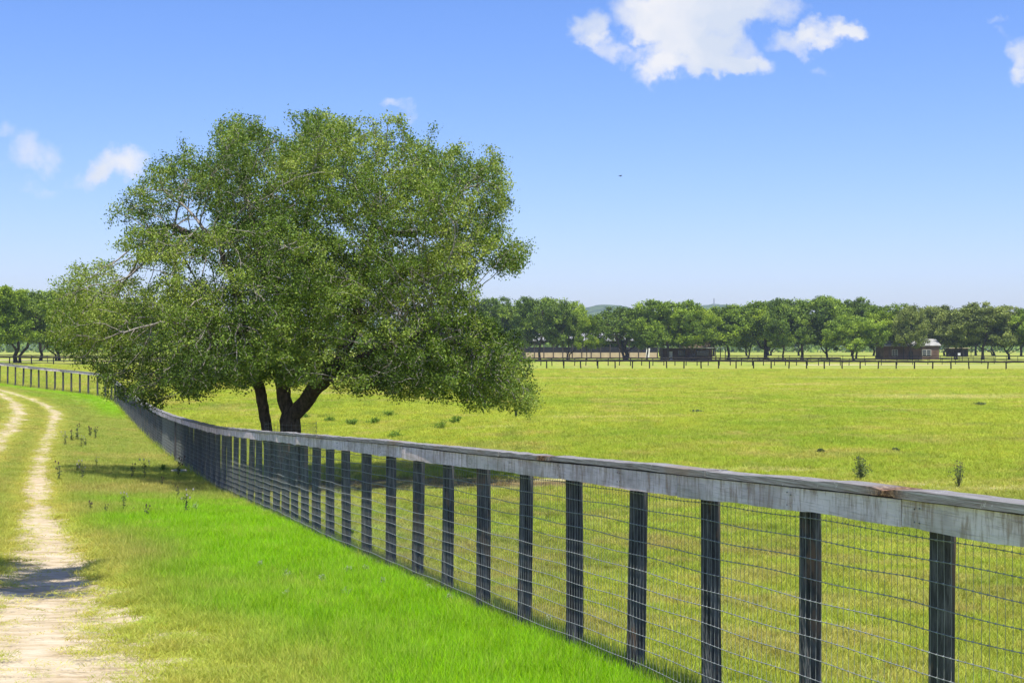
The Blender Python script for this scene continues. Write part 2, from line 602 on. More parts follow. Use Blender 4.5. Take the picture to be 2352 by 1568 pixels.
grassc = mixc(nt, ramp(nt, noise(nt, .14, 6, .75, pos, (.3, 1, 1)), [(.52, 0.0), (.62, .4)]), grassc, (.42, .40, .13))
grassc = mixc(nt, ramp(nt, nb, [(.5, 0.0), (.66, .5)]), grassc, (.20, .36, .03))
sandc = ramp(nt, noise(nt, 3.5, 6, .7, pos, (.6, 1.6, 1)), [(.3, (.28, .20, .11)), (.43, (.45, .355, .215)), (.56, (.55, .455, .31)), (.75, (.64, .555, .41))])
mask = math_n(nt, 'ADD', ba.outputs['Fac'], math_n(nt, 'MULTIPLY_ADD', noise(nt, 7, 6, .75, pos, (.55, 1.5, 1)), 1.1, -.55))
mask = N(nt, 'ShaderNodeMapRange')
mk = math_n(nt, 'ADD', ba.outputs['Fac'], math_n(nt, 'MULTIPLY_ADD', noise(nt, 6, 7, .8, pos, (.45, 1.6, 1)), 1.35, -.66))
nt.links.new(mk, mask.inputs[0]); mask.inputs[1].default_value = .36; mask.inputs[2].default_value = .56
gate = math_n(nt, 'GREATER_THAN', ba.outputs['Fac'], .02)
mf = math_n(nt, 'MULTIPLY', mask.outputs[0], gate, clamp=True)
colr = mixc(nt, mf, grassc, sandc)
hgt = math_n(nt, 'ADD', math_n(nt, 'MULTIPLY', nfib, .6), math_n(nt, 'MULTIPLY', nf, 1.0))
princ(nt, out, colr, .95, .1, hgt, .7, .05)
GROUND_M = m
me = mesh_np('ground', np.stack([GX, GY, GZ], -1).reshape(-1, 3), faces, m, True,
             {'sward': rgb.reshape(-1, 3), 'bare': bare.ravel()})
g = link('ground', me)
tag(g, 'yellow green pasture and grass verge with sandy two rut farm track', None, None, 'structure')


# ------------------------------------------------------------------ grass tufts (geometry nodes instances)
def tuft(name, blades, h, spread, wdt, lean, mat, seed, stalks=0):
    r = np.random.default_rng(seed)
    V = []; Fq = []; T = []
    n = 0
    for i in range(blades + stalks):
        st = i >= blades
        a = r.uniform(0, 2 * np.pi); rad = spread * np.sqrt(r.uniform())
        b = np.array([rad * np.cos(a), rad * np.sin(a), -.01])
        hh = h * r.uniform(.45, 1.0) * (1.5 if st else 1)
        la = r.uniform(0, 2 * np.pi); ln = lean * r.uniform(.3, 1.2) * hh * (.4 if st else 1)
        d = np.array([np.cos(la), np.sin(la), 0])
        wa = r.uniform(0, np.pi); wv = np.array([np.cos(wa), np.sin(wa), 0]) * wdt * r.uniform(.6, 1.2) * (.4 if st else 1)
        p0 = b; p1 = b + np.array([0, 0, hh * .55]) + d * ln * .35; p2 = b + np.array([0, 0, hh]) + d * ln
        V += [p0 - wv, p0 + wv, p1 + wv * .8, p1 - wv * .8, p2 + wv * .12, p2 - wv * .12]
        Fq += [(n, n + 1, n + 2, n + 3), (n + 3, n + 2, n + 4, n + 5)]
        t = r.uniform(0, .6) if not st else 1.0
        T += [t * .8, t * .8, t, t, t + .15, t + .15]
        n += 6
    me = mesh_np(name, np.array(V), np.array(Fq), mat, False, {'tint': np.clip(T, 0, 1)})
    o = bpy.data.objects.new(name, me)
    return o


m, nt, out = new_mat('grass_blades')
ia = nt.nodes.new('ShaderNodeAttribute'); ia.attribute_name = 'sward'; ia.attribute_type = 'INSTANCER'
ta = nt.nodes.new('ShaderNodeAttribute'); ta.attribute_name = 'tint'
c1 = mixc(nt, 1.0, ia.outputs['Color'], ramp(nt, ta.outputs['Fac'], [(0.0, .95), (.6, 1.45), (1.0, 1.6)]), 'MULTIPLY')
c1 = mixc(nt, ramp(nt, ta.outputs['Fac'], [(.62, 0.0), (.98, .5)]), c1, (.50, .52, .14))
b = nt.nodes.new('ShaderNodeBsdfPrincipled')
nt.links.new(c1, b.inputs['Base Color']); b.inputs['Roughness'].default_value = .7; b.inputs['Specular IOR Level'].default_value = .08
t = nt.nodes.new('ShaderNodeBsdfTranslucent'); nt.links.new(mixc(nt, 1.0, c1, (1.1, 1.1, .6), 'MULTIPLY'), t.inputs[0])
ms = nt.nodes.new('ShaderNodeMixShader'); ms.inputs[0].default_value = .42
nt.links.new(b.outputs[0], ms.inputs[1]); nt.links.new(t.outputs[0], ms.inputs[2]); nt.links.new(ms.outputs[0], out.inputs[0])
GRASS_M = m


def scatter(name, label, X, Y, rgbv, scl, tufts):
    n = len(X)
    Z = np.interp(0, [0, 1], [0, 0]) + ground(X, Y) + (fbm(X * .5, Y * .5, 3, 5) - .5) * .06 * np.clip(Y / 30, .3, 1)
    me = bpy.data.meshes.new(name)
    me.vertices.add(n)
    me.vertices.foreach_set('co', np.stack([X, Y, Z], -1).astype(np.float32).ravel())
    a = me.attributes.new('sward', 'FLOAT_COLOR', 'POINT')
    a.data.foreach_set('color', np.concatenate([rgbv, np.ones((n, 1))], 1).astype(np.float32).ravel())
    a = me.attributes.new('scl', 'FLOAT_VECTOR', 'POINT'); a.data.foreach_set('vector', scl.astype(np.float32).ravel())
    rot = np.stack([RNG.normal(0, .12, n), RNG.normal(0, .12, n), RNG.uniform(0, 6.28, n)], -1)
    a = me.attributes.new('rot', 'FLOAT_VECTOR', 'POINT'); a.data.foreach_set('vector', rot.astype(np.float32).ravel())
    a = me.attributes.new('pick', 'INT', 'POINT'); a.data.foreach_set('value', RNG.integers(0, len(tufts), n).astype(np.int32))
    o = link(name, me)
    me.materials.append(GRASS_M)
    ng = bpy.data.node_groups.new(name + '_nodes', 'GeometryNodeTree')
    ng.interface.new_socket('Geometry', in_out='INPUT', socket_type='NodeSocketGeometry')
    ng.interface.new_socket('Geometry', in_out='OUTPUT', socket_type='NodeSocketGeometry')
    gi = ng.nodes.new('NodeGroupInput'); go = ng.nodes.new('NodeGroupOutput')
    iop = ng.nodes.new('GeometryNodeInstanceOnPoints')
    gti = ng.nodes.new('GeometryNodeGeometryToInstance')
    for t_ in reversed(tufts):
        oi = ng.nodes.new('GeometryNodeObjectInfo'); oi.inputs[0].default_value = t_
        ng.links.new(oi.outputs['Geometry'], gti.inputs[0])
    iop.inputs['Pick Instance'].default_value = True

    def named(nm, dt):
        q = ng.nodes.new('GeometryNodeInputNamedAttribute'); q.data_type = dt; q.inputs[0].default_value = nm
        return q.outputs[0]
    ng.links.new(gi.outputs[0], iop.inputs['Points'])
    ng.links.new(gti.outputs[0], iop.inputs['Instance'])
    ng.links.new(named('pick', 'INT'), iop.inputs['Instance Index'])
    ng.links.new(named('rot', 'FLOAT_VECTOR'), iop.inputs['Rotation'])
    ng.links.new(named('scl', 'FLOAT_VECTOR'), iop.inputs['Scale'])
    ng.links.new(iop.outputs[0], go.inputs[0])
    md = o.modifiers.new('tufts', 'NODES'); md.node_group = ng
    tag(o, label, None, None, 'stuff')
    return o


long_t = [tuft('long_tuft', 38, .15, .11, .0030, .6, GRASS_M, 40 + i, 5) for i in range(5)]
short_t = [tuft('short_tuft', 30, .10, .11, .0032, .8, GRASS_M, 60 + i, 1) for i in range(5)]


def sample(n, y0, y1, power, margin=3.0):
    # density per m2 ~ Y^-power
    ygrid = np.geomspace(y0, y1, 400)
    wd = (.80 * ygrid + 2 * margin) * ygrid ** (-power)
    cdf = np.concatenate([[0], np.cumsum((wd[1:] + wd[:-1]) / 2 * np.diff(ygrid))]); cdf /= cdf[-1]
    Y = np.interp(RNG.uniform(0, 1, n), cdf, ygrid)
    X = RNG.uniform(-1, 1, n) * (.40 * Y + margin)
    return X, Y


X, Y = sample(240000, 6.0, 105, 1.25)
c, ba_, ve, fd_, rr_, un_ = ground_cover(X, Y)
keep = ve & (RNG.uniform(0, 1, len(X)) > ba_ * 1.25 - .26 * (ba_ > .75) - .02) & (Y < 104)
keep &= ~((Y > 88) & (X < -24) & (fd_ < .1))
X, Y, c, ba_, fd_, rr_ = X[keep], Y[keep], c[keep], ba_[keep], fd_[keep], rr_[keep]
grow = np.clip(Y / 12, 1, 5) ** .5
hgt = (.50 + .5 * sstep(.8, 2.2, rr_)) * RNG.uniform(.55, 1.1, len(X)) * np.clip(1.15 - ba_, .3, 1) * (1.0 - .45 * sstep(20, 60, Y))
sc = np.stack([grow, grow, hgt], -1)
c = c * RNG.uniform(.8, 1.2, (len(X), 1)) * (1 + RNG.normal(0, .05, (len(X), 3)))
scatter('verge_grass', 'long bright green grass on the verge between track and fence', X, Y, np.clip(c, 0, 1), sc, long_t)
NV = len(X)

X, Y = sample(260000, 6.0, 230, 1.30)
c, ba_, ve, fd_, rr_, un_ = ground_cover(X, Y)
keep = (~ve) & (RNG.uniform(0, 1, len(X)) > un_ * .93) & (RNG.uniform(0, 1, len(X)) > ba_)
X, Y, c, fd_ = X[keep], Y[keep], c[keep], fd_[keep]
grow = np.clip(Y / 12, 1, 10) ** .6
hgt = RNG.uniform(.5, 1.1, len(X)) * (1 + 1.2 * sstep(.35, .05, fd_))
sc = np.stack([grow, grow, hgt * np.clip(Y / 30, 1, 1.6)], -1)
c = c * RNG.uniform(.8, 1.22, (len(X), 1)) * (1 + RNG.normal(0, .05, (len(X), 3)))
scatter('pasture_grass', 'short yellow green grazed grass of the pasture beyond the fence', X, Y, np.clip(c, 0, 1), sc, short_t)
print('tufts', NV, len(X))

# ------------------------------------------------------------------ roadside fence
m, nt, out = new_mat('weathered_board')
tcn = nt.nodes.new('ShaderNodeTexCoord').outputs['Object']
oi = nt.nodes.new('ShaderNodeObjectInfo')
rv = nt.nodes.new('ShaderNodeVectorMath'); rv.operation = 'ADD'
cx_ = nt.nodes.new('ShaderNodeCombineXYZ')
nt.links.new(math_n(nt, 'MULTIPLY', oi.outputs['Random'], 50.0), cx_.inputs[0])
nt.links.new(tcn, rv.inputs[0]); nt.links.new(cx_.outputs[0], rv.inputs[1])
vv = rv.outputs[0]
grain = noise(nt, 4, 6, .7, vv, (1.2, 30, 30))
streak = noise(nt, 5, 5, .7, vv, (5, 1, .9))
blot = noise(nt, 2.2, 4, .6, vv, (1, 2, 2))
cc = ramp(nt, blot, [(.3, (.32, .32, .35)), (.5, (.52, .54, .60)), (.68, (.60, .63, .70))])
cc = mixc(nt, ramp(nt, streak, [(.47, 0.0), (.62, .75)]), cc, (.24, .19, .155))
cc = mixc(nt, ramp(nt, grain, [(.52, 0.0), (.70, .55)]), cc, (.12, .10, .10))
sp_ = nt.nodes.new('ShaderNodeSeparateXYZ'); nt.links.new(tcn, sp_.inputs[0])
alg = N(nt, 'ShaderNodeMapRange'); nt.links.new(sp_.outputs[2], alg.inputs[0]); alg.inputs[1].default_value = -.12; alg.inputs[2].default_value = -.19
cc = mixc(nt, math_n(nt, 'MULTIPLY', alg.outputs[0], .22), cc, (.26, .36, .26))
cc = mixc(nt, 1.0, cc, (1.50, 1.20, 1.10), 'MULTIPLY')
shade_attr = nt.nodes.new('ShaderNodeAttribute'); shade_attr.attribute_name = 'rot'  # on face boards: shade under the cap painted near-black, not decay
cc = mixc(nt, shade_attr.outputs['Fac'], cc, (.02, .016, .014))
princ(nt, out, cc, .85, .2, grain, .55, .01)
BOARD_M = m

m, nt, out = new_mat('weathered_cap')
tcn = nt.nodes.new('ShaderNodeTexCoord').outputs['Object']
oi = nt.nodes.new('ShaderNodeObjectInfo')
rv = nt.nodes.new('ShaderNodeVectorMath'); rv.operation = 'ADD'
cx_ = nt.nodes.new('ShaderNodeCombineXYZ')
nt.links.new(math_n(nt, 'MULTIPLY', oi.outputs['Random'], 37.0), cx_.inputs[0])
nt.links.new(tcn, rv.inputs[0]); nt.links.new(cx_.outputs[0], rv.inputs[1])
vv = rv.outputs[0]
grain = noise(nt, 4, 6, .7, vv, (1.0, 30, 30))
lich = noise(nt, 14, 5, .7, vv)
cc = ramp(nt, grain, [(.34, (.10, .085, .075)), (.5, (.22, .21, .20)), (.68, (.32, .33, .32))])
cc = mixc(nt, ramp(nt, noise(nt, 1.6, 3, .6, vv), [(.56, 0.0), (.68, .6)]), cc, (.23, .17, .12))
cc = mixc(nt, ramp(nt, lich, [(.60, 0.0), (.68, .7)]), cc, (.50, .52, .47))
rot_a = nt.nodes.new('ShaderNodeAttribute'); rot_a.attribute_name = 'rot'
rotc = ramp(nt, noise(nt, 40, 4, .7, vv), [(.42, (.05, .025, .015)), (.55, (.20, .11, .055)), (.70, (.48, .34, .20))])
cc = mixc(nt, rot_a.outputs['Fac'], cc, rotc)
princ(nt, out, cc, .9, .15, grain, .6, .01)
CAP_M = m

m, nt, out = new_mat('black_post_paint')
tcn = nt.nodes.new('ShaderNodeTexCoord').outputs['Object']
oi = nt.nodes.new('ShaderNodeObjectInfo')
rv = nt.nodes.new('ShaderNodeVectorMath'); rv.operation = 'ADD'
cx_ = nt.nodes.new('ShaderNodeCombineXYZ')
for i_ in range(3): nt.links.new(math_n(nt, 'MULTIPLY', oi.outputs['Random'], 50.0 + 13 * i_), cx_.inputs[i_])
nt.links.new(tcn, rv.inputs[0]); nt.links.new(cx_.outputs[0], rv.inputs[1])
vv = rv.outputs[0]
gr = noise(nt, 9, 6, .7, vv, (3, 3, .35))
cc = ramp(nt, gr, [(.35, (.018, .017, .017)), (.50, (.062, .060, .060)), (.68, (.16, .155, .15))])
cc = mixc(nt, ramp(nt, noise(nt, 3, 4, .65, vv, (2, 2, .7)), [(.56, 0.0), (.64, .8)]), cc, (.16, .10, .065))
princ(nt, out, cc, .75, .25, gr, .8, .012)
POST_M = m
m, nt, out = new_mat('galvanised_wire')
princ(nt, out, ramp(nt, noise(nt, 30, 2), [(.3, (.18, .19, .18)), (.7, (.31, .32, .31))]), .5, .5, None, 0, 0, .25)
WIRE_M = m
DWIRE_M = simple_mat('dull_upright_wire', (.17, .18, .165), (.28, .30, .27), 20, .6, 0, .3)

fence = thing('horse_fence', 'long curved black post and wire mesh fence with grey weathered top board beside the track', 'fence')
OFF = .075       # wire and face board stand on the road side of the posts


def post_mesh(i, r0=.06, hh=1.43):
    r = np.random.default_rng(100 + i)
    sides = 12; rings = 12
    z = np.linspace(-.35, hh, rings)
    V = []
    bend = r.normal(0, .004, 2)
    lob = 1 + .05 * np.sin(np.arange(sides) * 2 * np.pi / sides * 2 + r.uniform(0, 6)) + r.normal(0, .03, sides)
    for k, zz in enumerate(z):
        rr0 = r0 * (1.05 - .06 * zz / hh) * lob * (1 + r.normal(0, .012, sides))
        cx = bend[0] * math.sin(zz * 2.2 + i); cy = bend[1] * math.sin(zz * 1.8)
        a = np.arange(sides) * 2 * np.pi / sides
        V.append(np.stack([cx + rr0 * np.cos(a), cy + rr0 * np.sin(a), np.full(sides, zz)], -1))
    V = np.concatenate(V)
    f = []
    for k in range(rings - 1):
        for s_ in range(sides):
            f.append((k * sides + s_, k * sides + (s_ + 1) % sides, (k + 1) * sides + (s_ + 1) % sides, (k + 1) * sides + s_))
    me = bpy.data.meshes.new('post')
    me.from_pydata([tuple(q) for q in V], [], [tuple(q) for q in f] + [tuple(range((rings - 1) * sides, rings * sides))])
    me.materials.append(POST_M)
    for p in me.polygons: p.use_smooth = len(p.vertices) == 4
    return me


PM = [post_mesh(i) for i in range(7)]
PMB = post_mesh(20, .11)
# arc position of the first post in view (grid x 2160)
s0 = np.interp(6.38, FC[:, 1], FS)
SP = 1.122
posts = []
k = -2
while s0 + k * SP < FLEN - .5:
    posts.append(s0 + k * SP); k += 1
s_b = np.interp(43.5, FC[:, 1], FS)
for i, s in enumerate(posts):
    x_, y_ = fxy(s)
    big = abs(s - s_b) < .75
    o = link('post', PMB if big else PM[i % 7], fence)
    o.location = (x_, y_, float(ftop(s)) - FH)
    o.rotation_euler = (random.gauss(0, .010), random.gauss(0, .014), random.uniform(0, 6.28))
# extra braced post where the line bends
for ds in (.55,):
    x_, y_ = fxy(s_b + ds); o = link('post', PMB, fence); o.location = (x_, y_, float(ftop(s_b + ds)) - FH)


def strip_board(name, s_a, s_b_, half_t, lat, ztop_off, hh, mat, wav, seed, rot_at=None, endrag=False):
    cap_like = mat is CAP_M; top_flat = not cap_like
    """board following the fence; lat: centre offset to the road side; cross-section 2*half_t by hh below top"""
    r = np.random.default_rng(seed)
    n = max(5, int((s_b_ - s_a) / .09))
    ss = np.linspace(s_a, s_b_, n)
    mid = .5 * (s_a + s_b_)
    o_xy = fxy(mid); o_z = float(ftop(mid))
    d_m = fdir(mid); ang = math.atan2(d_m[1], d_m[0])
    xy = fxy(ss); d = fdir(ss)
    nrm = np.stack([-d[:, 1], d[:, 0]], -1)      # left of travel = road side (fence runs away from the camera)
    zt = ftop(ss)
    # a stiff board is straight between its ends: blend
    lin = np.linspace(zt[0], zt[-1], n)
    zt = .6 * lin + .4 * zt
    tt = np.linspace(0, 1, n)
    ph = r.uniform(0, 6.28, 4)
    wt = (.25 if top_flat else 1) * wav * (np.sin(tt * 5 + ph[0]) * .5 + np.sin(tt * 17 + ph[1]) * .3 + r.normal(0, .16, n))
    wb = (.2 if cap_like else 1) * wav * (np.sin(tt * 4 + ph[2]) * .6 + np.sin(tt * 15 + ph[3]) * .35 + r.normal(0, .15, n))
    bow = wav * 1.0 * np.sin(tt * 3.1 + ph[1]) + r.normal(0, .002)
    rot = np.zeros(n)
    if rot_at is not None:
        rot = np.exp(-((ss - rot_at[0]) / rot_at[1]) ** 2)
    V = []; RA = []
    if cap_like:
        prof_ = ((half_t, 0, 0, 0), (half_t, 1, 0, 0), (-half_t, 1, 0, 0), (-half_t, 0, 0, 0))
    else:
        prof_ = ((half_t, 0, 0, 0), (half_t, 1, -.014, 0), (half_t - .010, 1, -.011, 1), (half_t - .010, 1, 0, 1), (-half_t, 1, 0, 0), (-half_t, 0, 0, 0))  # last value paints the top groove dark, as shade below the cap
    K = len(prof_)
    for q, (dy, top, dz_, painted_shade) in enumerate(prof_):
        lat_ = lat + dy + bow
        z = zt + ztop_off + dz_ + (wt if top else -hh + wb)
        if rot_at is not None and top:
            z = z - rot * np.abs(r.normal(.010, .010, n)) * (1 if dy > 0 else .5)
            lat_ = lat_ - 0.0
        if rot_at is not None and not top and dy > 0:
            lat_ = lat_ - 0.0
        px_ = xy + nrm * (lat_[:, None] if not np.isscalar(lat_) else lat_)
        V.append(np.concatenate([px_, z[:, None]], 1)); RA.append(rot if cap_like else np.full(n, float(painted_shade)))
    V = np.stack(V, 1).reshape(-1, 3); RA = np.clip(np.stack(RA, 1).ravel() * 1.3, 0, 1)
    V -= np.array([o_xy[0], o_xy[1], o_z])
    ca_, sa_ = math.cos(-ang), math.sin(-ang)
    V = np.stack([V[:, 0] * ca_ - V[:, 1] * sa_, V[:, 0] * sa_ + V[:, 1] * ca_, V[:, 2]], -1)
    i = np.arange(n - 1)[:, None] * K; j = np.arange(K)[None]; k2 = (j + 1) % K
    f = np.stack([i + j, i + K + j, i + K + k2, i + k2], -1).reshape(-1, 4)
    e = np.array([tuple(range(K)), tuple((n - 1) * K + q for q in range(K - 1, -1, -1))])
    me = mesh_np(name, V, [f, e] if K != 4 else [np.concatenate([f, e])], mat, False, {'rot': RA})  # attribute holds decay on caps, painted groove shade on face boards
    o = link(name, me, fence)
    o.location = (o_xy[0], o_xy[1], o_z)
    o.rotation_euler = (0, 0, ang)
    return o


def s_at_x(gx):      # arc position where the fence is seen at grid column gx (near part)
    Yv = 13434.0 / (gx - 54) if gx > 800 else None
    return float(np.interp(Yv, FC[:, 1], FS))


joints = [1.0, s_at_x(2117) - 2.25, s_at_x(2117), s_at_x(1598), s_at_x(1099), s_at_x(949), s_at_x(840)]
while joints[-1] < FLEN - 2: joints.append(joints[-1] + 2.244)
rot_pts = [s_at_x(2088), s_at_x(1285)]
for i, (a, b) in enumerate(zip(joints[:-1], joints[1:])):
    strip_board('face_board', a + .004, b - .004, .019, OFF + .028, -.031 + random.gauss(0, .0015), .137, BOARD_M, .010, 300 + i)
capj = [1.0, s_at_x(2112), s_at_x(1670), s_at_x(1300) + .0, s_at_x(1180), s_at_x(960), s_at_x(835)]
while capj[-1] < FLEN - 2: capj.append(capj[-1] + 2.244)
for i, (a, b) in enumerate(zip(capj[:-1], capj[1:])):
    rp = None
    for q in rot_pts:
        if a - .4 < q < b + .4: rp = (q, .12)
    strip_board('cap_board', a + .003, b - .003, .074, .066, 0.0 + random.gauss(0, .002), .036, CAP_M, .0075, 500 + i, rp)

NAIL_M = simple_mat('dull_nail_head', (.10, .09, .085), (.22, .21, .20), 40, .6, 0, .4)
nb_ = MB()
for s in posts[:26]:
    for dz_ in (-.075, -.135):
        for ds in (-.018, .02):
            q = fxy(s + ds); d_ = fdir(s + ds); nr_ = np.array([-d_[1], d_[0]])
            c_ = np.array([*(q + nr_ * (OFF + .047)), float(ftop(s)) + dz_ + random.gauss(0, .006)])
            nb_.tube([c_, c_ + np.array([nr_[0] * .004, nr_[1] * .004, 0])], .0042, 6)
o = link('nail_heads', nb_.mesh('nail_heads', NAIL_M), fence)
o['kind'] = 'stuff'

# woven wire: horizontal strands
ROWS = [.05 + i * .1016 for i in range(13)]
sv = np.arange(1.0, FLEN - .2, .12)
for ri, rz in enumerate(ROWS):
    s = sv; xy = fxy(s); d = fdir(s); nrm = np.stack([-d[:, 1], d[:, 0]], -1)
    wv = .004 * np.sin(s * 1.7 + ri * 2.1) + .004 * np.sin(s * 5.6 / SP + ri) + .003 * np.sin(s * .6 + ri * 5)
    z = ftop(s) - FH + rz + wv
    p = np.concatenate([xy + nrm * (OFF + .003), z[:, None]], 1)
    mb = MB(); mb.tube(p, .0021, 4)
    link('horizontal_wire', mb.mesh('horizontal_wire', WIRE_M, True), fence)
# vertical strands
sN = np.concatenate([np.arange(1.0, 50, .0508), np.arange(50, FLEN - .2, .16)])
xy = fxy(sN); d = fdir(sN); nrm = np.stack([-d[:, 1], d[:, 0]], -1)
n = len(sN)
zz0 = ftop(sN) - FH + .05; zz1 = ftop(sN) - .06
lean = RNG.normal(0, .003, n)
V = []
for zi in (0, 1, 2, 3):
    t = zi / 3
    cpt = xy + nrm * (OFF - .001 + (.003 * math.sin(zi * 2.2))) + d * (lean * t)[:, None]
    z = zz0 * (1 - t) + zz1 * t
    for q in range(3):
        a = q * 2.094
        off = d * (.0013 * math.cos(a)) + nrm * (.0013 * math.sin(a))
        V.append(np.concatenate([cpt + off, z[:, None]], 1))
V = np.stack(V, 1).reshape(-1, 3)
base = (np.arange(n) * 12)[:, None]
f = []
for zi in range(3):
    for q in range(3):
        f.append(np.concatenate([base + zi * 3 + q, base + zi * 3 + (q + 1) % 3, base + zi * 3 + 3 + (q + 1) % 3, base + zi * 3 + 3 + q], 1))
o = link('vertical_wires', mesh_np('vertical_wires', V, np.concatenate(f), DWIRE_M, False), fence)
o['kind'] = 'stuff'
# knots where strands cross (near part)
kn = sN[(sN > 1) & (sN < 24)]
KV = []; KF = []
oct_v = np.array([(1, 0, 0), (-1, 0, 0), (0, 1, 0), (0, -1, 0), (0, 0, 1), (0, 0, -1)]) * np.array([.0055, .0045, .0060])
oct_f = np.array([(0, 2, 4), (2, 1, 4), (1, 3, 4), (3, 0, 4), (2, 0, 5), (1, 2, 5), (3, 1, 5), (0, 3, 5)])
xyk = fxy(kn); dk = fdir(kn); nk = np.stack([-dk[:, 1], dk[:, 0]], -1)
for ri, rz in enumerate(ROWS):
    wv = .004 * np.sin(kn * 1.7 + ri * 2.1) + .004 * np.sin(kn * 5.6 / SP + ri) + .003 * np.sin(kn * .6 + ri * 5)
    c = np.concatenate([xyk + nk * (OFF + .003), (ftop(kn) - FH + rz + wv)[:, None]], 1)
    KV.append(c)
KC = np.concatenate(KV)
V = (KC[:, None] + oct_v[None]).reshape(-1, 3)
Fk = (np.arange(len(KC))[:, None, None] * 6 + oct_f[None]).reshape(-1, 3)
o = link('wire_knots', mesh_np('wire_knots', V, Fk, WIRE_M, False), fence)
o['kind'] = 'stuff'


# ------------------------------------------------------------------ trees
def colonize(att, pts, par, step, kill, infl, iters, grav=0.0):
    pts = [np.asarray(p, float) for p in pts]; par = list(par)
    att = att.copy()
    Pn = np.array(pts)
    d2 = np.full(len(att), 1e9); near = np.zeros(len(att), int)
    alive = np.ones(len(att), bool)

    def upd(new_idx):
        nonlocal d2, near
        Q = np.array([pts[i] for i in new_idx])
        for c0 in range(0, len(Q), 64):
            q = Q[c0:c0 + 64]
            D = ((att[:, None] - q[None]) ** 2).sum(-1)
            j = D.argmin(1); dm = D[np.arange(len(att)), j]
            b = dm < d2
            d2[b] = dm[b]; near[b] = np.array(new_idx)[c0 + j[b]]
    upd(list(range(len(pts))))
    alive &= d2 > kill ** 2
    tried = {}
    for it in range(iters):
        act = alive & (d2 < infl ** 2)
        if not act.any():
            if not alive.any(): break
            infl *= 1.4
            continue
        idx_ = np.nonzero(act)[0]
        nn = near[idx_]
        dv = att[idx_] - np.array([pts[i] for i in nn])
        dv /= np.linalg.norm(dv, axis=1)[:, None]
        u, inv = np.unique(nn, return_inverse=True)
        acc = np.zeros((len(u), 3)); np.add.at(acc, inv, dv)
        new = []
        for q, i in enumerate(u):
            v_ = acc[q]
            v_ = v_ / (np.linalg.norm(v_) + 1e-9)
            if par[i] >= 0:
                pd = pts[i] - pts[par[i]]; pd /= np.linalg.norm(pd) + 1e-9
                v_ = v_ + .35 * pd
            v_ = v_ + RNG.normal(0, .16, 3) + np.array([0, 0, grav])
            v_ /= np.linalg.norm(v_) + 1e-9
            c = tried.get(i, 0)
            if c > 3: 
                alive[idx_[inv == q]] = False
                continue
            tried[i] = c + 1
            pts.append(pts[i] + v_ * step); par.append(i); new.append(len(pts) - 1)
        if new: upd(new)
        alive &= d2 > kill ** 2
    return np.array(pts), np.array(par)


def skeleton_stats(pts, par, tip, power=2.3):
    n = len(pts)
    kids = np.zeros(n, int); h = np.zeros(n, int); rp = np.zeros(n)
    order = range(n - 1, -1, -1)       # children always come after parents
    for i in order:
        if kids[i] == 0: rp[i] = tip ** power
        p = par[i]
        if p >= 0:
            kids[p] += 1; rp[p] += rp[i]; h[p] = max(h[p], h[i] + 1)
    return rp ** (1 / power), h


def wood(pts, par, rad, sel, sides, bark_var=.0):
    sel = [i for i in sel if par[i] >= 0]
    if not len(sel): return np.zeros((0, 3)), np.zeros((0, 4), int), np.zeros(0)
    sel = np.array(sel); p = par[sel]
    d = pts - pts[np.maximum(par, 0)]
    root = par < 0
    d[root] = (0, 0, 1)
    d /= np.linalg.norm(d, axis=1)[:, None] + 1e-9
    ref = np.where(np.abs(d[:, 2:3]) > .9, np.array([[1., 0, 0]]), np.array([[0, 0, 1.]]))
    ref = np.array([0.31, .95, 0.05])[None] + 0 * ref
    a = np.cross(d, ref); a /= np.linalg.norm(a, axis=1)[:, None] + 1e-9
    b = np.cross(d, a)
    t = np.arange(sides) * 2 * np.pi / sides
    rp = np.where(rad[p] < 1.6 * rad[sel], rad[p], rad[sel] * 1.2)
    same = (rad[p] < 1.6 * rad[sel])[:, None]
    a0 = np.where(same, a[p], a[sel]); b0 = np.where(same, b[p], b[sel])
    r0 = pts[p][:, None] + rp[:, None, None] * (np.cos(t)[None, :, None] * a0[:, None] + np.sin(t)[None, :, None] * b0[:, None])
    r1 = pts[sel][:, None] + rad[sel][:, None, None] * (np.cos(t)[None, :, None] * a[sel][:, None] + np.sin(t)[None, :, None] * b[sel][:, None])
    V = np.concatenate([r0, r1], 1).reshape(-1, 3)
    i = (np.arange(len(sel)) * 2 * sides)[:, None]; j = np.arange(sides)[None]; k2 = (j + 1) % sides
    f = np.stack([i + j, i + k2, i + sides + k2, i + sides + j], -1).reshape(-1, 4)
    return V, f, np.repeat(rad[sel], 2 * sides)


def leaves(centres, n_per, spread, size, flat=.0, ratio=.55, tint_c=None, droop=0.0):
    n = len(centres) * n_per
    c = np.repeat(centres, n_per, 0) + RNG.normal(0, 1, (n, 3)) * spread * np.array([1, 1, .8])
    a = RNG.normal(0, 1, (n, 3)); a[:, 2] -= droop
    a /= np.linalg.norm(a, axis=1)[:, None]
    nr = RNG.normal(0, 1, (n, 3)); nr[:, 2] += flat
    b = np.cross(nr, a); b /= np.linalg.norm(b, axis=1)[:, None] + 1e-9
    s_ = size * RNG.uniform(.6, 1.35, n)[:, None]
    fold = np.cross(a, b) * s_ * .12
    V = np.stack([c - a * s_ * .5, c + b * s_ * ratio * .5 + fold, c + a * s_ * .5, c - b * s_ * ratio * .5 + fold], 1).reshape(-1, 3)
    f = np.arange(n * 4).reshape(-1, 4)
    tb = np.repeat(tint_c if tint_c is not None else np.full(len(centres), .5), n_per)
    t = np.clip(tb + RNG.normal(0, .14, n), 0, 1)
    return V, f, np.repeat(t, 4)


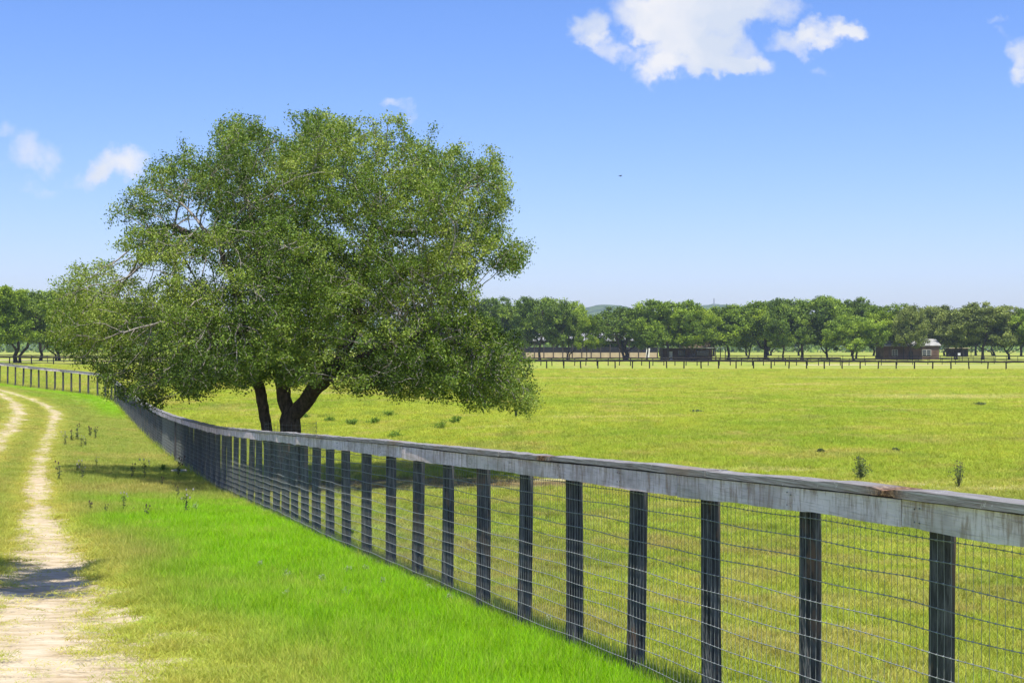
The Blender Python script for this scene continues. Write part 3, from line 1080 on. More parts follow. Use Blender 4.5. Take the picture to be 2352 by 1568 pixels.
BARK_M = simple_mat('oak_bark', (.035, .029, .024), (.13, .105, .085), 14, .95, .9, .1, (1, 1, .4))
m, nt, out = new_mat('oak_branches')
ra = nt.nodes.new('ShaderNodeAttribute'); ra.attribute_name = 'rad'
cb = mixc(nt, ramp(nt, ra.outputs['Fac'], [(.03, 0.0), (.2, 1.0)]), (.30, .27, .23), (.07, .058, .047))
nb_ = noise(nt, 18, 5, .7)
cb = mixc(nt, 1.0, cb, ramp(nt, nb_, [(.3, .55), (.7, 1.4)]), 'MULTIPLY')
princ(nt, out, cb, .95, .1, nb_, .8, .02)
BRANCH_M = m
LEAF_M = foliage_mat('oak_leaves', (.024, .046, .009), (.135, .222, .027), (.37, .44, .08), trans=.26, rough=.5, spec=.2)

# --- the big oak.  lobes read from the photo: column, row, half width, half height
LOBES = [(560, 338, 68, 62), (735, 318, 66, 60), (865, 345, 100, 66), (1045, 405, 105, 70), (1130, 440, 46, 82), (425, 410, 88, 60), (335, 480, 66, 66),
         (600, 450, 140, 80), (780, 440, 140, 90), (950, 470, 140, 90), (1070, 545, 95, 70), (1170, 592, 52, 38), (1010, 610, 80, 50), (385, 570, 95, 46),
         (240, 645, 80, 50), (195, 735, 72, 62), (320, 720, 100, 70), (345, 880, 46, 52), (275, 840, 60, 45), (640, 600, 130, 90), (590, 740, 120, 110), (940, 650, 110, 90),
         (960, 790, 120, 95), (1095, 850, 68, 56), (1172, 900, 50, 38), (780, 700, 110, 100), (455, 790, 80, 85), (520, 540, 60, 50), (700, 820, 110, 60), (1040, 720, 60, 90), 
         (1000, 850, 90, 48), (1150, 860, 70, 50), (890, 835, 80, 44), (540, 830, 66, 46), (300, 790, 90, 66), (160, 700, 46, 40), (150, 770, 40, 36), (640, 700, 120, 100), (440, 700, 90, 70), (1090, 780, 50, 50), (1140, 900, 66, 40), (1198, 915, 40, 30), (1120, 810, 56, 60), (1150, 870, 60, 50),
         (850, 590, 60, 60), (480, 850, 56, 40), (420, 860, 50, 44), (250, 700, 110, 80), (730, 620, 110, 90), (690, 380, 60, 60), (510, 400, 70, 70), (960, 380, 60, 50), (620, 520, 60, 50),
         (900, 872, 84, 32), (1000, 888, 95, 32), (1100, 905, 76, 32), (345, 912, 36, 36), (430, 884, 40, 30), (520, 862, 50, 26), (700, 872, 46, 20), (280, 880, 50, 30), (180, 800, 50, 36), (800, 872, 62, 28), (560, 846, 60, 36), (240, 780, 80, 60), (640, 826, 60, 34)]
TY_ = TREE.y
att = []; 
for (cx, cy, rx, ry) in LOBES:
    u = (cx - 690) / 560.0
    Dm = 4.3 * math.sqrt(max(.05, 1 - u * u)) * (1.0 if cy > 450 else .72)
    ks = [0] if Dm < 1.6 else ([-.75, .0, .75] if Dm < 3 else [-.95, -.5, 0, .5, .95])
    if u < -.6: ks = [-.5, .6]
    back = 2.6 * max(0.0, -u - .35) / .65
    for kk in ks:
        yc = TY_ + kk * Dm + back
        if kk > .2 and cy > 780: cyy = cy - 26
        else: cyy = cy
        if abs(kk) > .6: sx_, sy_ = .85, .85
        else: sx_, sy_ = 1, 1
        rx_m = rx * sx_ * TY_ / F; ry_m = ry * sy_ * TY_ / F
        n = int(120 * (rx_m * ry_m) ** .9 + 20)
        d = RNG.normal(0, 1, (n, 3)); d /= np.linalg.norm(d, axis=1)[:, None]
        rr_ = RNG.uniform(.15, 1, n)[:, None] ** .6 * (1 + .17 * np.abs(RNG.normal(0, 1, n))[:, None])
        # uneven sprays: radius depends on direction
        rr_ = rr_ * (.76 + .56 * fbm(d[:, 0] * 2.2 + cx, d[:, 2] * 2.2 + d[:, 1] * 1.7 + cy, 2, 5))[:, None]
        c = np.array(P(cx + RNG.normal(0, 8), cyy, yc))
        att.append(c + d * rr_ * np.array([rx_m, .95, ry_m]))
att = np.concatenate(att)
print('attractors', len(att))


def chain(pts, par, start, coords, step=.18):
    """append a chain of nodes from node start through coords"""
    cur = start
    for c in coords:
        c = np.asarray(c, float)
        a = pts[cur]
        n = max(1, int(round(np.linalg.norm(c - a) / step)))
        for t in range(1, n + 1):
            w_ = RNG.normal(0, .012, 3) if t < n else 0
            pts.append(a + (c - a) * t / n + w_); par.append(cur); cur = len(pts) - 1
    return cur


def PT(gx, gy, Yo=0.0): return np.array(P(gx, gy, TY_ + Yo))


pts = [np.array([TREE.x, TREE.y, TREE.z - .25])]; par = [-1]
fork = chain(pts, par, 0, [PT(668, 1060), PT(668, 1000), PT(666, 962)])
st_l = chain(pts, par, fork, [PT(652, 915, .1), PT(648, 870, .2), PT(655, 800, .5), PT(668, 700, 1.0)])
chain(pts, par, st_l, [PT(690, 600, 1.4), PT(705, 500, 1.2), PT(730, 400, .8)])
b2 = chain(pts, par, st_l, [PT(610, 620, -.3), PT(580, 520, -.2), PT(560, 420, .2)])
chain(pts, par, b2 - 6, [PT(480, 560, .6), PT(400, 520, 1.0)])
st_r = chain(pts, par, fork, [PT(700, 925, -.2), PT(728, 885, -.5), PT(775, 850, -.9), PT(800, 780, -.6)])
b3 = chain(pts, par, st_r, [PT(830, 680, 0.1), PT(850, 560, .4), PT(870, 440, .5)])
chain(pts, par, b3 - 5, [PT(950, 540, .6), PT(1040, 480, .8)])
chain(pts, par, st_r - 5, [PT(880, 800, -1.4), PT(980, 760, -1.8), PT(1060, 790, -1.6), PT(1130, 850, -1.2)])
chain(pts, par, st_r, [PT(890, 660, 1.0), PT(1000, 580, 1.4), PT(1100, 560, 1.3)])
# separate left stem
rt2 = len(pts)
pts.append(np.array(P0(628, 35.0, -.25))); par.append(-1)
g2 = chain(pts, par, rt2, [P(622, 1050, 35.0), P(613, 985, 34.9), P(600, 905, 34.8), P(588, 850, 34.5), P(570, 790, 34.2)])
chain(pts, par, g2, [PT(500, 710, -.9), PT(440, 650, -.6)])
chain(pts, par, g2, [PT(540, 660, -1.6), PT(500, 560, -1.5), PT(430, 480, -1.1)])
chain(pts, par, g2 - 4, [PT(490, 770, -1.2), PT(420, 745, -.9)])
chain(pts, par, g2 + 8, [PT(450, 740, -.4)])
pts, par = colonize(att, pts, par, .14, .17, 1.1, 340, -.03)
rad, hgt_ = skeleton_stats(pts, par, .0050, 2.25)
print('oak nodes', len(pts), 'base radius', rad[0], rad[rt2])


def roots_of(par):
    r = np.zeros(len(par), int)
    for i in range(len(par)): r[i] = i if par[i] < 0 else r[par[i]]
    return r


rt = roots_of(par)
scale = np.where(rt == 0, .25 / rad[0], .135 / rad[rt2])
bigw = sstep(.02, .08, rad)
rad = rad * (1 + (scale - 1) * bigw)
flare = np.exp(-np.maximum(pts[:, 2] - TREE.z, 0) / .35) * .35
rad = rad * (1 + flare)
oak = thing('oak_tree', 'large spreading live oak with three dark trunks just behind the roadside fence', 'tree', tuple(TREE))
Mo = np.array(TREE)
thick = np.nonzero(rad > .055)[0]; thin = np.nonzero(rad <= .055)[0]
V, f, rr2 = wood(pts, par, rad, thick, 12)
# bark relief
V = V + RNG.normal(0, .004, V.shape)
link('trunk', mesh_np('trunk', V - Mo, f, BARK_M, True), oak)
V, f, rr2 = wood(pts, par, rad, thin, 5)
link('branches', mesh_np('branches', V - Mo, f, BRANCH_M, True, {'rad': rr2}), oak)
lf_n = np.nonzero((hgt_ <= 3) & (rad < .03) & (pts[:, 2] > TREE.z + .9))[0]
print('leaf nodes', len(lf_n))
per = max(6, int(420000 / max(1, len(lf_n))))
pc = pts[lf_n]
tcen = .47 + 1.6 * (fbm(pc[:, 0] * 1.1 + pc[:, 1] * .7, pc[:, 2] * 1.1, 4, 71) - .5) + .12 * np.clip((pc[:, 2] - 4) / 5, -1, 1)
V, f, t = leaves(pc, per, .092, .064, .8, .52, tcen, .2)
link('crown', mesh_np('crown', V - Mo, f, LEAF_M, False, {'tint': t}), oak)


# --- background and off-frame trees: a few grown forms, copied
def grow_tree(seed, H, W, trunk_h, lobes_n, leaf_size, n_leaf, lmat, spread, stems=1, step=.5, bushy=False):
    global RNG
    keep_rng = RNG
    RNG = np.random.default_rng(seed)
    r = RNG
    att = []
    for i in range(lobes_n):
        a = r.uniform(0, 2 * np.pi); q = math.sqrt(r.uniform(0, 1))
        zc = trunk_h + (H - trunk_h) * r.uniform(.18, .86)
        k = math.sqrt(max(.1, 1 - ((zc - (trunk_h + (H - trunk_h) * .42)) / ((H - trunk_h) * .62)) ** 2))
        c = np.array([math.cos(a) * q * W * .40 * k, math.sin(a) * q * W * .40 * k, zc])
        s_ = np.array([W * .17, W * .17, (H - trunk_h) * .15]) * r.uniform(.7, 1.25)
        n = 28
        d = r.normal(0, 1, (n, 3)); d /= np.linalg.norm(d, axis=1)[:, None]
        att.append(c + d * (r.uniform(.3, 1, n)[:, None] ** .5) * s_)
    att = np.concatenate(att)
    att = att[(att[:, 2] < H) & (att[:, 2] > trunk_h * .85)]
    P_ = []; Q_ = []
    for s_i in range(stems):
        off = np.array([r.normal(0, .35), r.normal(0, .35), 0]) if stems > 1 else np.zeros(3)
        P_.append(np.array([0, 0, -.4]) + off); Q_.append(-1)
        top = chain(P_, Q_, len(P_) - 1, [np.array([r.normal(0, .25), r.normal(0, .25), trunk_h * .5]) + off * 1.5, np.array([r.normal(0, .5), r.normal(0, .5), trunk_h]) + off * 3.0], step)
    p2, q2 = colonize(att, P_, Q_, step, step * 1.3, 6, 120, .02)
    rad, h = skeleton_stats(p2, q2, .018, 2.2)
    rad = rad * (1 + .4 * np.exp(-np.maximum(p2[:, 2], 0) / .6))
    sel = np.nonzero(rad > .03)[0]
    V, f, _ = wood(p2, q2, rad * (.30 * (H / 12) / rad[0]), sel, 6)
    tm = mesh_np('trunk', V, f, BARK_M, True)
    ln = np.nonzero((h <= 2) & (p2[:, 2] > trunk_h * .8))[0]
    pc = p2[ln]
    per = max(4, int(n_leaf / len(ln)))
    tc_ = .5 + .9 * (fbm(pc[:, 0] * .45 + pc[:, 1] * .3 + seed, pc[:, 2] * .5, 3, seed) - .5) * 1.4 + .14 * np.clip((pc[:, 2] - H * .6) / H, -1, 1)
    V, f, t = leaves(pc, per, spread, leaf_size, 1.0, .7, tc_)
    cm = mesh_np('crown', V, f, lmat, False, {'tint': t})
    RNG = keep_rng
    return tm, cm


DK_M = foliage_mat('dark_oak_foliage', (.030, .052, .010), (.135, .215, .026), (.34, .45, .055), trans=.18, rough=.55, spec=.2)
MD_M = foliage_mat('green_foliage', (.042, .075, .010), (.190, .290, .026), (.42, .54, .05), trans=.20, rough=.55, spec=.2)
YG_M = foliage_mat('yellow_green_foliage', (.055, .10, .010), (.20, .30, .020), (.42, .52, .035), trans=.25, rough=.55, spec=.2)
OL_M = foliage_mat('olive_foliage', (.046, .062, .018), (.190, .240, .05), (.40, .45, .11), trans=.18, rough=.55, spec=.2)
VARS = []
for i in range(6):
    VARS.append(grow_tree(900 + i, 14.0, 12.5 + (i % 3) * 1.0, 2.4 + (i % 2) * .5, 44, .36, 24000, DK_M, .36, 1 + (i % 3 == 1)))


def crown_with(me, mat, cache={}):
    k = (me.name, mat.name)
    if k not in cache:
        c = me.copy(); c.materials.clear(); c.materials.append(mat); cache[k] = c
    return cache[k]


def bg_tree(gx, gtop, wid, Y, mat, var, label, group, gbase=None, shared_rot=None):
    p = P0(gx, Y)
    ztop = CZ - (gtop - 800) * Y / F
    H = ztop - p.z
    Wm = wid * Y / F
    tm, cm = VARS[var % len(VARS)]
    o = thing('oak_tree', label, 'tree', tuple(p), RNG.uniform(0, 6.28), group)
    sx = Wm / 11.5; sz = H / 14.0
    o.scale = (sx, sx, sz)
    link('trunk', tm, o); link('crown', crown_with(cm, mat), o)
    return o


GR = 'oaks along the far side of the pasture'
rows = [
    (1126, 679, 92, 352, DK_M, 'dark blue green oak seen right beside the big oak, left of the arena'),
    (1182, 704, 72, 372, MD_M, 'lower mid green oak over the left end of the open arena'),
    (1240, 680, 100, 350, DK_M, 'tall rounded dark oak in front of the tan arena wall, left part'),
    (1300, 690, 70, 356, MD_M, 'loose topped oak leaning over the middle of the arena'),
    (1348, 724, 44, 348, YG_M, 'small bright green oak at the gap where the hills show'),
    (1396, 738, 70, 420, DK_M, 'low dark oak behind the gap under the blue hill'),
    (1440, 702, 108, 352, DK_M, 'broad dark oak hiding the right end of the arena roof'),
    (1486, 712, 62, 345, DK_M, 'dark oak beside the leaning white panel'),
    (1534, 687, 112, 343, MD_M, 'tallest bright green oak left of the stone gable'),
    (1590, 702, 84, 342, YG_M, 'yellow green oak standing in front of the stone gable'),
    (1672, 702, 100, 352, MD_M, 'rounded oak right of the brick house porch'),
    (1718, 716, 60, 372, DK_M, 'narrow dark oak squeezed between two rounded ones'),
    (1756, 686, 104, 356, YG_M, 'oak with yellow patch at its top, left of the darkest crowns'),
    (1800, 700, 80, 346, DK_M, 'dark oak with forked trunk beside the yellow topped oak'),
    (1842, 683, 112, 352, DK_M, 'darkest and widest oak in the tree line'),
    (1905, 677, 90, 360, MD_M, 'oak with the highest top of the whole tree line'),
    (1966, 686, 80, 374, DK_M, 'knobbly topped oak just right of the highest one'),
    (1962, 722, 92, 340, MD_M, 'low front oak by the corner of the wooden pens'),
    (2032, 697, 94, 356, YG_M, 'yellow green oak left of the metal roofed house'),
    (2093, 702, 64, 346, OL_M, 'olive oak in front of the metal roofed house'),
    (2152, 700, 84, 366, OL_M, 'olive oak behind the right end of the metal roofed house'),
    (2200, 712, 76, 356, OL_M, 'lower olive oak right of the metal roofed house'),
    (2256, 697, 116, 352, OL_M, 'broadest olive oak near the right edge'),
    (2318, 701, 90, 358, OL_M, 'olive oak second from the right edge'),
    (2372, 704, 90, 352, MD_M, 'greener oak cut by the right edge'),
    (2430, 700, 100, 356, OL_M, 'olive oak outside the right edge'),
]
for i, (a, b, c, Y, mt, lab) in enumerate(rows):
    bg_tree(a, b, c * 1.22, Y, mt, i * 5 + 1, lab, GR)
back = [1080, 1150, 1215, 1275, 1330, 1400, 1470, 1520, 1570, 1640, 1700, 1775, 1830, 1890, 1945, 2005, 2070, 2130, 2180, 2235, 2290, 2345, 2400]
BACKL = ['farthest left, right behind the big oak', 'behind the low oak over the left arena end', 'behind the left half of the arena', 'behind the middle of the arena, left of the small bright oak',
         'glimpsed left of the small bright green oak', 'directly below the blue hill', 'behind the broad oak at the right arena end', 'behind the oak by the leaning white panel', 'behind the tall bright oak and the stone gable',
         'just right of the stone gable', 'behind the narrow oak right of the porch', 'behind the oak with yellow patch at its top', 'behind the darkest widest oak', 'behind the oak with the highest top', 'behind the knobbly topped oak',
         'between the knobbly topped oak and the metal roofed house', 'behind the left end of the metal roofed house', 'behind the right end of the metal roofed house', 'above the small tan roofed shed', 'left of the broadest olive oak',
         'behind the second oak from the right edge', 'last at the right edge', 'just outside the right edge']
for i, a in enumerate(back):
    bg_tree(a + RNG.normal(0, 8), 716 + RNG.uniform(0, 16) + (18 if 1330 < a < 1420 else 0) + (8 if 1640 < a < 1720 else 0), RNG.uniform(90, 120), 440 + RNG.uniform(0, 50), [DK_M, MD_M, OL_M][i % 3] if a > 1990 else [DK_M, MD_M][i % 2], i * 7 + 2,
            'distant second row oak ' + BACKL[i], 'second row oaks behind the tree line')
# left group
left = [
    (-6, 652, 130, 236, YG_M, 'brownish green oak at the left edge with forked trunk', 3),
    (38, 668, 110, 252, DK_M, 'oak with spreading dark trunk left of the big oak', 1),
    (92, 664, 120, 290, DK_M, 'dark oak behind the sandy lane at the left', 2),
    (140, 668, 110, 300, MD_M, 'green oak whose trunk stands in the sandy lane at the left', 4),
    (190, 662, 130, 246, DK_M, 'oak with thick straight trunk showing through the big oak', 0),
    (262, 680, 130, 280, DK_M, 'oak hidden behind the left side of the big oak', 5),
    (340, 690, 130, 300, MD_M, 'oak behind the left boughs of the big oak', 2),
]
for (a, b, c, Y, mt, lab, var) in left:
    bg_tree(a, b, c * 1.22, Y, mt, var, lab, 'oaks beyond the left fence')

# off-frame tree whose shade falls across the track
otm, ocm = grow_tree(77, 10.0, 6.6, 5.6, 16, .085, 50000, LEAF_M, .14, 1, .3)
sh = thing('roadside_oak', 'small oak outside the left edge that shades the track', 'tree', (-6.85, 11.15, gz(-6.85, 11.15)))
sh.scale = (1, .85, 1.04)
link('trunk', otm, sh); link('crown', ocm, sh)

# distant woodland closing the horizon
nW = 26000
Xw = RNG.uniform(-700, 800, nW); Yw = 760 + RNG.uniform(0, 120, nW)
hw = 9 + 6 * fbm(Xw * .03, Yw * .02, 3, 90)
Zw = ground(Xw, Yw) + hw * RNG.uniform(.02, 1, nW)
V, f, t = leaves(np.stack([Xw, Yw, Zw], -1), 1, .8, 3.0, 1.0, .8, np.clip(.4 + .5 * (fbm(Xw * .08, Zw * .2, 3, 91) - .4), 0, 1))
tag(link('woodland', mesh_np('woodland', V, f, DK_M, False, {'tint': t})), 'far off dark woodland behind the pasture oaks', None, None, 'stuff')

# ------------------------------------------------------------------ hills
hx = np.linspace(-2600, 2600, 420); hy = np.linspace(2300, 3600, 40)
HX, HY = np.meshgrid(hx, hy)
gxh = 1176 + F * hx / 3000
prof = np.interp(gxh, [-3000, 300, 900, 1240, 1330, 1390, 1425, 1480, 1560, 1610, 1650, 1700, 1760, 2000, 2500, 5000],
                 [60, 60, 65, 70, 86, 96, 92, 78, 84, 94, 98, 90, 70, 60, 50, 40])
Hh = prof[None] * np.sin(np.clip((HY - 2300) / 800, 0, 1) * np.pi / 2) ** .7 + (fbm(HX * .03, HY * .03, 4, 55) - .5) * 9
m, nt, out = new_mat('wooded_hill')
hn = noise(nt, .03, 6, .7, nt.nodes.new('ShaderNodeNewGeometry').outputs['Position'])
princ(nt, out, ramp(nt, hn, [(.38, (.03, .05, .02)), (.6, (.09, .13, .04))]), .95, .1, hn, 1.0, 6)
idx = np.arange(HX.size).reshape(HX.shape)
f = np.stack([idx[:-1, :-1], idx[:-1, 1:], idx[1:, 1:], idx[1:, :-1]], -1).reshape(-1, 4)
tag(link('hills', mesh_np('hills', np.stack([HX, HY, Hh], -1).reshape(-1, 3), f, m, True)), 'low wooded blue hills on the horizon', None, None, 'structure')
mb = MB(); pm = P(1770 - 1, 692, 2600)
mb = MB(); pm = P(1640, 700, 2600); mb.tube([(pm.x, pm.y, 60), (pm.x, pm.y, pm.z + 12)], .9, 4)
tag(link('radio_mast', mb.mesh('radio_mast', simple_mat('mast_grey', (.2, .2, .22), (.3, .3, .32)), False)), 'thin mast standing on the distant hill', 'mast')

# ------------------------------------------------------------------ far fences
BLK_M = simple_mat('black_fence_wood', (.010, .010, .010), (.030, .024, .020), 4, .85, .3, .2)


def far_fence(label, pts_g, hh, spacing, rails, rail_h, post_r, cat='fence', rough=True, skip_posts=None, only_posts=None):
    """pts_g: (grid x, depth)"""
    w_ = [((x_ - 1176) * Y / F, Y) for x_, Y in pts_g]
    f_ = thing('paddock_fence', label, cat, (w_[0][0], w_[0][1], gz(*w_[0])))
    org = np.array(f_.location)
    w_ = np.array(w_)
    seg = np.linalg.norm(np.diff(w_, axis=0), axis=1); cs = np.concatenate([[0], np.cumsum(seg)])
    s_ = np.arange(0, cs[-1], spacing)
    x_ = np.interp(s_, cs, w_[:, 0]); y_ = np.interp(s_, cs, w_[:, 1]); z_ = ground(x_, y_)
    pm = []
    for v in range(3):
        mb = MB(); mb.tube([(0, 0, -.3), (.02 * v, 0, hh * .5), (0, 0.01, hh)], [post_r * 1.05, post_r, post_r * .95], 6)
        pm.append(mb.mesh('post', BLK_M))
    for i in range(len(s_)):
        if skip_posts and skip_posts(1176 + F * x_[i] / y_[i]): continue
        o = link('post', pm[i % 3], f_); o.location = (x_[i] - org[0], y_[i] - org[1], z_[i] - org[2])
        o.rotation_euler = (random.gauss(0, .02), random.gauss(0, .03), random.uniform(0, 6))
    for rh in rails:
        for i in range(len(s_) - 1):
            j = [random.gauss(0, .025) for _ in range(4)] if rough else [0] * 4
            a = np.array([x_[i], y_[i] - post_r, z_[i] + rh]) - org; b = np.array([x_[i + 1], y_[i + 1] - post_r, z_[i + 1] + rh]) - org
            d = b - a; a = a - d * .01; b = b + d * .01
            mb = MB()
            n_ = 4
            P_ = [a + (b - a) * t + np.array([0, 0, random.gauss(0, .02) if rough else 0]) for t in np.linspace(0, 1, n_)]
            mb.tube(P_, [rail_h * .5 * random.uniform(.85, 1.2) if rough else rail_h * .5 for _ in range(n_)], 5)
            link('rail', mb.mesh('rail', BLK_M), f_)
    return f_


far_fence('black rail fence nearest of those across the far side of the pasture', [(1060, 238), (1600, 236), (2100, 230), (2500, 226)], 1.36, 2.85, [1.26], .30, .11)
far_fence('black rail fence of closely set posts running just behind the nearest far one', [(1060, 262), (1600, 266), (1950, 268)], 1.46, 2.1, [1.40], .26, .085)
far_fence('black cross fence rail running to the right behind the nearest far one', [(1950, 268), (2150, 280), (2296, 292)], 1.30, 4.2, [1.26], .16, .07)
far_fence('thin two rail pipe fence in front of the right hand oaks', [(1645, 318), (2000, 312), (2450, 305)], 1.45, 2.3, [1.40], .10, .055, 'fence', False)
far_fence('black rail fence running behind the left oaks toward the big oak', [(-80, 228), (250, 232), (500, 240)], 1.34, 3.4, [1.22], .30, .10)
far_fence('farther black rail fence by the sandy lane at the left', [(-80, 262), (250, 268), (520, 272)], 1.35, 2.9, [1.26], .18, .07)

# ------------------------------------------------------------------ buildings
def quad_gable(mb, x0, x1, y0, y1, z0, z1, ov=.4, th=.12):
    """gable roof with ridge along x"""
    ym = (y0 + y1) / 2
    for (ya, yb, za, zb) in ((y0 - ov, ym, z0 - .1, z1), (y1 + ov, ym, z0 - .1, z1)):
        v = [(x0 - ov, ya, za), (x1 + ov, ya, za), (x1 + ov, yb, zb), (x0 - ov, yb, zb)]
        v = v + [(a, b, c - th) for a, b, c in v]
        mb.add(v, [(0, 1, 2, 3), (7, 6, 5, 4), (0, 4, 5, 1), (1, 5, 6, 2), (2, 6, 7, 3), (3, 7, 4, 0)])


TAN_M = simple_mat('tan_kickboard', (.40, .31, .19), (.52, .41, .26), .8, .9, .1)
DARK_M = simple_mat('dark_screen', (.010, .011, .014), (.022, .024, .03), 1, .9, .1)
ROOF_M = simple_mat('pale_metal_roof', (.28, .275, .26), (.42, .41, .385), .6, .5, .1, .4, None)
STEEL_M = simple_mat('dark_steel', (.03, .025, .02), (.06, .05, .04), 1, .7, .1)
WHITE_M = simple_mat('white_panel_paint', (.62, .60, .54), (.75, .73, .68), 1, .7, .1)
GLASS_M = simple_mat('dark_window_glass', (.015, .02, .025), (.05, .06, .07), .5, .12, 0, .6)
m, nt, out = new_mat('brick_wall')
bt = N(nt, 'ShaderNodeTexBrick', inp={'Color1': (.17, .095, .065, 1), 'Color2': (.11, .065, .05, 1), 'Mortar': (.2, .17, .14, 1), 'Scale': 4.0})
mp = nt.nodes.new('ShaderNodeMapping'); mp.inputs['Rotation'].default_value = (R(90), 0, 0)
nt.links.new(nt.nodes.new('ShaderNodeTexCoord').outputs['Object'], mp.inputs[0]); nt.links.new(mp.outputs[0], bt.inputs[0])
princ(nt, out, mixc(nt, 1.0, bt.outputs[0], ramp(nt, noise(nt, .6, 3), [(.3, .6), (.7, 1.2)]), 'MULTIPLY'), .9, .1)
BRICK_M = m
m, nt, out = new_mat('stone_wall')
vo = N(nt, 'ShaderNodeTexVoronoi', inp={'Scale': 2.6})
nt.links.new(nt.nodes.new('ShaderNodeTexCoord').outputs['Object'], vo.inputs[0])
princ(nt, out, ramp(nt, vo.outputs['Color'], [(.1, (.14, .10, .07)), (.5, (.27, .20, .14)), (.9, (.42, .34, .25))]), .9, .1, vo.outputs['Distance'], .6, .05)
STONE_M = m

YB = 400
u_ = YB / F
zb = gz((1330 - 1176) * u_, YB)
xL, xR = (1160 - 1176) * u_, (1510 - 1176) * u_
arena = thing('riding_arena', 'long open sided arena with pale roof, dark screen and tan kick wall behind the oaks', 'arena', (xL, YB, zb))
Wd = xR - xL


def part(parent, name, mat, fn, smooth=False):
    mb = MB(); fn(mb)
    return link(name, mb.mesh(name, mat, smooth), parent)


npn = 14
for i in range(npn):
    a = 5.6 + i * (Wd - 5.6) / npn; b = a + (Wd - 5.6) / npn - .08
    part(arena, 'kick_panel', TAN_M, lambda mb: mb.box(a, b, 0, .1, 0, 1.45))
    part(arena, 'screen_panel', DARK_M, lambda mb: mb.box(a, b, .02, .08, 1.48, 3.0))
for i in range(npn + 1):
    a = 5.6 + i * (Wd - 5.6) / npn
    part(arena, 'post', STEEL_M, lambda mb: mb.box(a - .14, a + .14, -.3, -.05, -.2, 4.45))
part(arena, 'back_wall', TAN_M, lambda mb: mb.box(0, Wd, 17.9, 18, 0, 1.45))
part(arena, 'eave_beam', STEEL_M, lambda mb: mb.box(-.5, Wd + .5, -.4, -.1, 4.42, 4.8))
part(arena, 'roof', ROOF_M, lambda mb: quad_gable(mb, 0, Wd, -.2, 18.2, 4.95, 7.0))
part(arena, 'end_post', STEEL_M, lambda mb: (mb.box(4.0, 5.4, -.4, 0, -.1, 3.1)))
for i in range(5):
    part(arena, 'pen_rail', STEEL_M, lambda mb: mb.tube([(-.3, -.1, .3 + i * .62), (4.0, -.1, .3 + i * .62)], .06, 5))
part(arena, 'kick_panel', TAN_M, lambda mb: mb.box(.6, 3.6, .1, .2, 0, 1.5))

p = P(1487, 826, 392); pz_ = gz(p.x, 392)
mb = MB(); mb.box(-.5, .5, -.06, .06, -.1, 2.75)
o = tag(link('panel', mb.mesh('panel', WHITE_M), None, (p.x, 392, pz_)), 'tall narrow white panel leaning upright between the trunks', 'panel')
o.rotation_euler = (0, R(5), 0)

# brick house with stone gable
YH = 350
u_ = YH / F
xh0, xh1 = (1523 - 1176) * u_, (1636 - 1176) * u_
zh = gz(xh0, YH)
house = thing('brick_house', 'low brown brick house with stone upper gable among the oaks', 'house', (xh0, YH, zh))
Wh = xh1 - xh0
part(house, 'wall', BRICK_M, lambda mb: mb.box(0, Wh, 0, 7, -.3, 2.85))
part(house, 'eave', ROOF_M, lambda mb: mb.box(-.3, Wh + 3.2, -1.6, 7.2, 2.9, 3.04))
gx0 = (1568 - 1523) * u_
part(house, 'upper_wall', STONE_M, lambda mb: mb.box(gx0, Wh, 1.5, 7, 3.04, 4.7))
def gbl(mb):
    v = [(gx0, 1.5, 4.7), (Wh, 1.5, 4.7), ((gx0 + Wh) / 2, 1.5, 6.2), (gx0, 7, 4.7), (Wh, 7, 4.7), ((gx0 + Wh) / 2, 7, 6.2)]
    mb.add(v, [(0, 3, 4, 1)], [(0, 1, 2), (5, 4, 3)])
part(house, 'gable', STONE_M, gbl)
def grf(mb):
    xm = (gx0 + Wh) / 2
    for (xa, xb) in ((gx0 - .5, xm), (Wh + .5, xm)):
        v = [(xa, 1.1, 4.5), (xa, 7.4, 4.5), (xb, 7.4, 6.35), (xb, 1.1, 6.35)]
        v = v + [(a, b, c - .12) for a, b, c in v]
        mb.add(v, [(0, 1, 2, 3), (7, 6, 5, 4), (0, 4, 5, 1), (1, 5, 6, 2), (2, 6, 7, 3), (3, 7, 4, 0)])
part(house, 'roof', ROOF_M, grf)
for (a, b) in ((3.6, 5.5), (8.2, 11.4)):
    wn = part(house, 'window', STEEL_M, lambda mb: mb.box(a, b, -.06, .04, .9, 2.45))
    n_ = 2 if b - a < 2.5 else 4
    for q in range(n_):
        xa = a + .08 + q * (b - a - .08) / n_; xb = xa + (b - a - .08) / n_ - .08
        part(wn, 'pane', GLASS_M, lambda mb: mb.box(xa, xb, -.075, -.062, 1.0, 2.35))
part(house, 'door', WHITE_M, lambda mb: mb.box(1.4, 2.3, -.06, 0.02, 0, 2.1))
for a in (Wh + .6, Wh + 1.8, Wh + 3.0):
    part(house, 'porch_post', STEEL_M, lambda mb: mb.box(a - .1, a + .1, -1.5, -1.3, -.2, 2.9))

